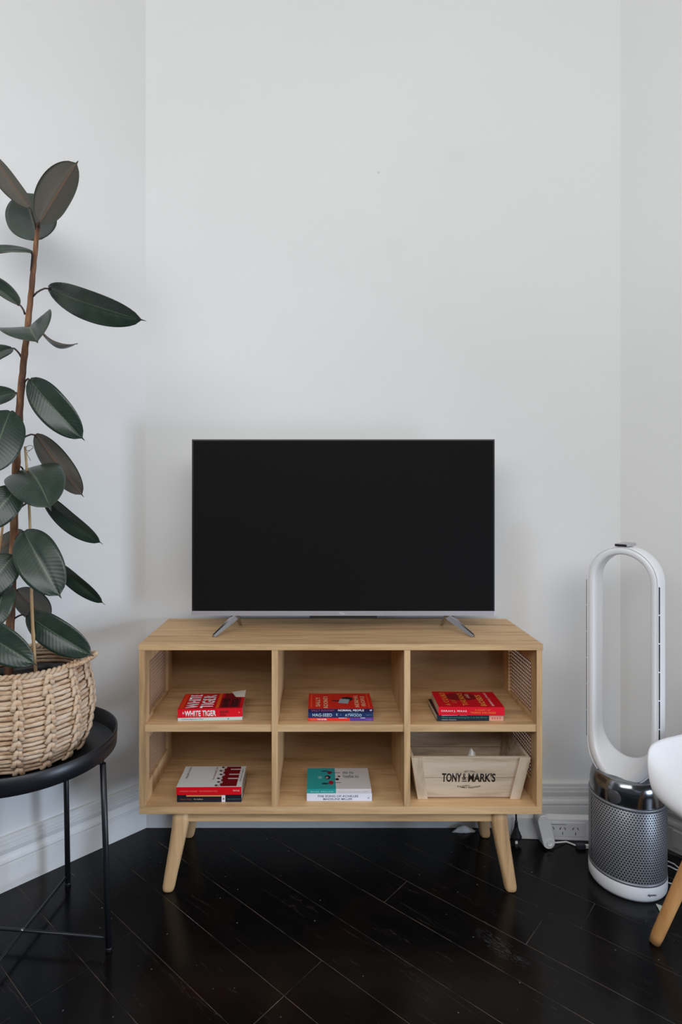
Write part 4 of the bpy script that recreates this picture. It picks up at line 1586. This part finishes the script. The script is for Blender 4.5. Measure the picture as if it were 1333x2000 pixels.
# adapter: upright pill with depth, tilted
ad_c = kz(1071, 1661, 0.0)
adp = thing('power_adapter', 'white rounded power adapter standing on end before the power strip', 'adapter', (ad_c.x - 0.004, 1.922, 0.0))
m = MB()
hw, hh_ = 0.0210, 0.057
pillp = []
for k in range(32):
    a = 2 * math.pi * k / 32
    x, z = hw * math.cos(a), hw * math.sin(a)
    z += (hh_ - hw) if math.sin(a) >= 0 else -(hh_ - hw)
    pillp.append((x, z))
loops = []
for s_, y in ((0.90, -0.002), (1.0, 0.001), (1.0, 0.032), (0.94, 0.036)):
    loops.append([m.bm.verts.new((x * s_, y, z * (1 - (1 - s_) * hw / hh_))) for x, z in pillp])
for a_, b_ in zip(loops, loops[1:]):
    for k in range(32):
        m.bm.faces.new((a_[k], a_[(k + 1) % 32], b_[(k + 1) % 32], b_[k])).smooth = True
m.bm.faces.new(loops[0][::-1])
m.bm.faces.new(loops[-1])
Mad = Matrix.Translation((0, 0, 0.0595)) @ Matrix.Rotation(R(6), 4, 'Z') @ Matrix.Rotation(R(-14), 4, 'Y')
m.build('adapter_body', mat('adapter_grey', (0.50, 0.52, 0.55, 1), 0.4), adp, Mad)
m = MB()
loops = []
for s_, y in ((0.93, -0.0050), (0.99, -0.0040), (0.99, 0.0)):
    loops.append([m.bm.verts.new((x * s_, y, z * (1 - (1 - s_) * hw / hh_))) for x, z in pillp])
for a_, b_ in zip(loops, loops[1:]):
    for k in range(32):
        m.bm.faces.new((a_[k], a_[(k + 1) % 32], b_[(k + 1) % 32], b_[k])).smooth = True
m.bm.faces.new(loops[0][::-1])
m.build('face_plate', M_white, adp, Mad)
MB().lathe([(0.0, -0.0), (0.0080, 0.0), (0.0095, -0.002), (0.0095, 0.004)], (0, 0, 0), 20).build('cable_boss', M_whitem, adp, Mad @ Matrix.Translation((0.0, -0.0062, -0.035)) @ Matrix.Rotation(R(90), 4, 'X'))
c0 = Mad @ Vector((0.006, 0.01, -0.045)) + Vector(adp.location)
c1 = kz(1107, 1644, 0.004)
c2 = kz(1128, 1652, 0.004)
loc = Vector(adp.location)
MB().tube([c0 - loc, c0.lerp(c1, .35) - loc + Vector((0, 0, -0.002)), Vector((c1.x, c1.y, 0.004)) - loc, Vector((c2.x, c2.y, 0.004)) - loc], 0.0026, 8).build('cable', M_white, adp)
e = kz(1134, 1655, 0.0)
pg = thing('cable_connector', 'small dark cable connector on floor beside the power strip', 'connector', (e.x, e.y - 0.004, 0))
MB().box(-0.014, 0.014, -0.008, 0.008, 0, 0.014, 0.002).build('connector_body', ink(60, 56, 66), pg)
MB().box(0.014, 0.034, -0.005, 0.005, 0.001, 0.011, 0.001).build('connector_tip', M_whitem, pg)

# white cord looped on the floor behind the chair leg
P = [at(1300, 1694, 1.83)]
pts = [(1285, 1668), (1300, 1680), (1318, 1688), (1332, 1700), (1322, 1699), (1308, 1692), (1296, 1690)]
m = MB().tube([Vector((q.x, q.y, 0.003)) for q in (kz(x, y, 0.003) for x, y in pts)], 0.0024, 6)
cb = m.build('white_cord', M_white)
tag(cb, 'thin white cord looped on black floor behind the chair leg', 'cord')
pts = [(1285, 1716), (1300, 1722), (1312, 1726), (1330, 1724), (1350, 1716)]
m = MB().tube([Vector((q.x, q.y, 0.003)) for q in (kz(x, y, 0.003) for x, y in pts)], 0.0020, 6)
cb = m.build('white_cord', M_white)
tag(cb, 'white power cord running from the purifier base towards the right wall', 'cord')

# wall plate on the right baseboard
tR = 0.235
q = CR + DR * tR + NR * 0.0202
wp = thing('wall_socket', 'pale double wall plate set in the baseboard right of the purifier', 'socket', (q.x, q.y, 0.018))
Mw = frame((0, 0, 0), (DR.x, DR.y, 0), (0, 0, 1))
MB().box(-0.055, 0.030, 0.0, 0.056, -0.001, 0.005, 0.0012, Mw).build('plate', M_trim, wp)
MB().box(0.033, 0.070, 0.0, 0.056, -0.001, 0.005, 0.0012, Mw).build('plate', M_trim, wp)
m = MB()
for dx, dz, an in ((-0.008, 0.034, 28), (0.008, 0.034, -28), (0.0, 0.020, 0)):
    m.box(-0.001, 0.001, -0.004, 0.004, 0.0045, 0.0056, 0, Mw @ Matrix.Translation((dx - 0.006, dz, 0)) @ Matrix.Rotation(R(an), 4, 'Z'))
m.build('socket', ink(110, 104, 104), wp)

# crumpled white wrapper by the baseboard
q = kz(907, 1624, 0.0)
m = MB()
g = []
for i in range(13):
    row = []
    for j in range(6):
        x = -1 + 2 * i / 12
        y = -1 + 2 * j / 5
        h = max(0.0, (1 - abs(x) ** 1.6) * (1 - abs(y) ** 2)) * 0.022 + 0.004 * noise.noise(Vector((i * 0.9, j * 1.1, 2.3)))
        row.append(Vector((q.x + x * 0.040 + y * 0.004, q.y + y * 0.012 * (1 - 0.5 * abs(x)), max(0.0005, h))))
    g.append(row)
m.grid(g)
wo = m.build('wrapper', ink(214, 216, 220, 0.6))
sm = wo.modifiers.new('solid', 'SOLIDIFY')
sm.thickness = 0.0005
tag(wo, 'crumpled white wrapper on floor by baseboard behind right console leg', 'wrapper')

# little pale scrap behind the chair leg
q = kz(1290, 1778, 0.0)
m = MB()
m.hexa([(q.x - 0.012, q.y - 0.040, 0.0006), (q.x - 0.007, q.y - 0.040, 0.0006), (q.x + 0.012, q.y + 0.012, 0.004), (q.x + 0.000, q.y + 0.020, 0.004)],
       [(q.x - 0.012, q.y - 0.040, 0.0014), (q.x - 0.007, q.y - 0.040, 0.0014), (q.x + 0.012, q.y + 0.012, 0.005), (q.x + 0.000, q.y + 0.020, 0.005)])
so_ = m.build('paper_scrap', ink(200, 208, 192, 0.7))
tag(so_, 'pale green paper scrap on floor between purifier base and chair leg', 'paper')

# ------------------------------------------------------------------ chair
CC = Vector((1.152, 1.447))
fa = Vector((-0.9, -0.436)).normalized()
ch = thing('chair', 'white moulded shell chair on round beech legs at right edge', 'chair', (CC.x, CC.y, 0), math.atan2(fa.y, fa.x))
# local +x forward, +y left side
foot = Matrix.Rotation(-math.atan2(fa.y, fa.x), 2) @ (Vector((kz(1279, 1842, 0).x, kz(1279, 1842, 0).y)) - CC)
fx, fy = foot.x, abs(foot.y)
for sx_ in (1, -1):
    for sy_ in (1, -1):
        m = MB()
        m.tube([(sx_ * fx, sy_ * fy, 0.002), (sx_ * (fx * .95 + .005), sy_ * (fy * .95 + .0045), 0.022), (sx_ * 0.105, sy_ * 0.092, 0.375)], [0.0135, 0.0150, 0.0190], 20)
        m.build('leg', M_beech, ch)
        MB().tube([(sx_ * 0.110, sy_ * 0.097, 0.350), (sx_ * 0.085, sy_ * 0.075, 0.412)], 0.005, 8).build('bracket', M_black, ch)
for p0, p1 in (((0.150, 0.128, 0.22), (-0.120, -0.104, 0.33)), ((0.150, -0.128, 0.22), (-0.120, 0.104, 0.33))):
    MB().tube([p0, p1], 0.0035, 8).build('brace_rod', M_black, ch)
prof = [(0.214, 0.384), (0.228, 0.400), (0.224, 0.418), (0.200, 0.434), (0.15, 0.442), (0.08, 0.434), (0.0, 0.426), (-0.08, 0.424), (-0.14, 0.434), (-0.185, 0.462), (-0.212, 0.51), (-0.230, 0.58), (-0.246, 0.66), (-0.262, 0.74), (-0.274, 0.80), (-0.278, 0.825)]
hwid = [0.125, 0.150, 0.170, 0.195, 0.216, 0.228, 0.232, 0.232, 0.230, 0.226, 0.222, 0.217, 0.208, 0.190, 0.150, 0.090]
g = []
for (x, z), hwv in zip(prof, hwid):
    row = []
    for j in range(17):
        u = -1 + 2 * j / 16
        su = math.sin(u * math.pi / 2) * 0.35 + u * 0.65
        up = 0.062 * abs(u) ** 3.0
        if x > 0.14:
            up *= max(0.0, 1 - (x - 0.14) / 0.09)
        back = max(0.0, (0.50 - 0) and (z - 0.44) / 0.1)
        back = min(1.0, back)
        row.append(Vector((1.08 * x + 0.006 - (0.030 * u * u if x > 0.19 else 0) + back * 0.055 * u * u, su * hwv * 1.08, z + up * (1 - back))))
    g.append(row)
m = MB()
m.grid(g)
shell = m.build('seat_shell', M_whitem, ch)
sd_ = shell.modifiers.new('sub', 'SUBSURF')
sd_.levels = sd_.render_levels = 2
sm = shell.modifiers.new('solid', 'SOLIDIFY')
sm.thickness = 0.006
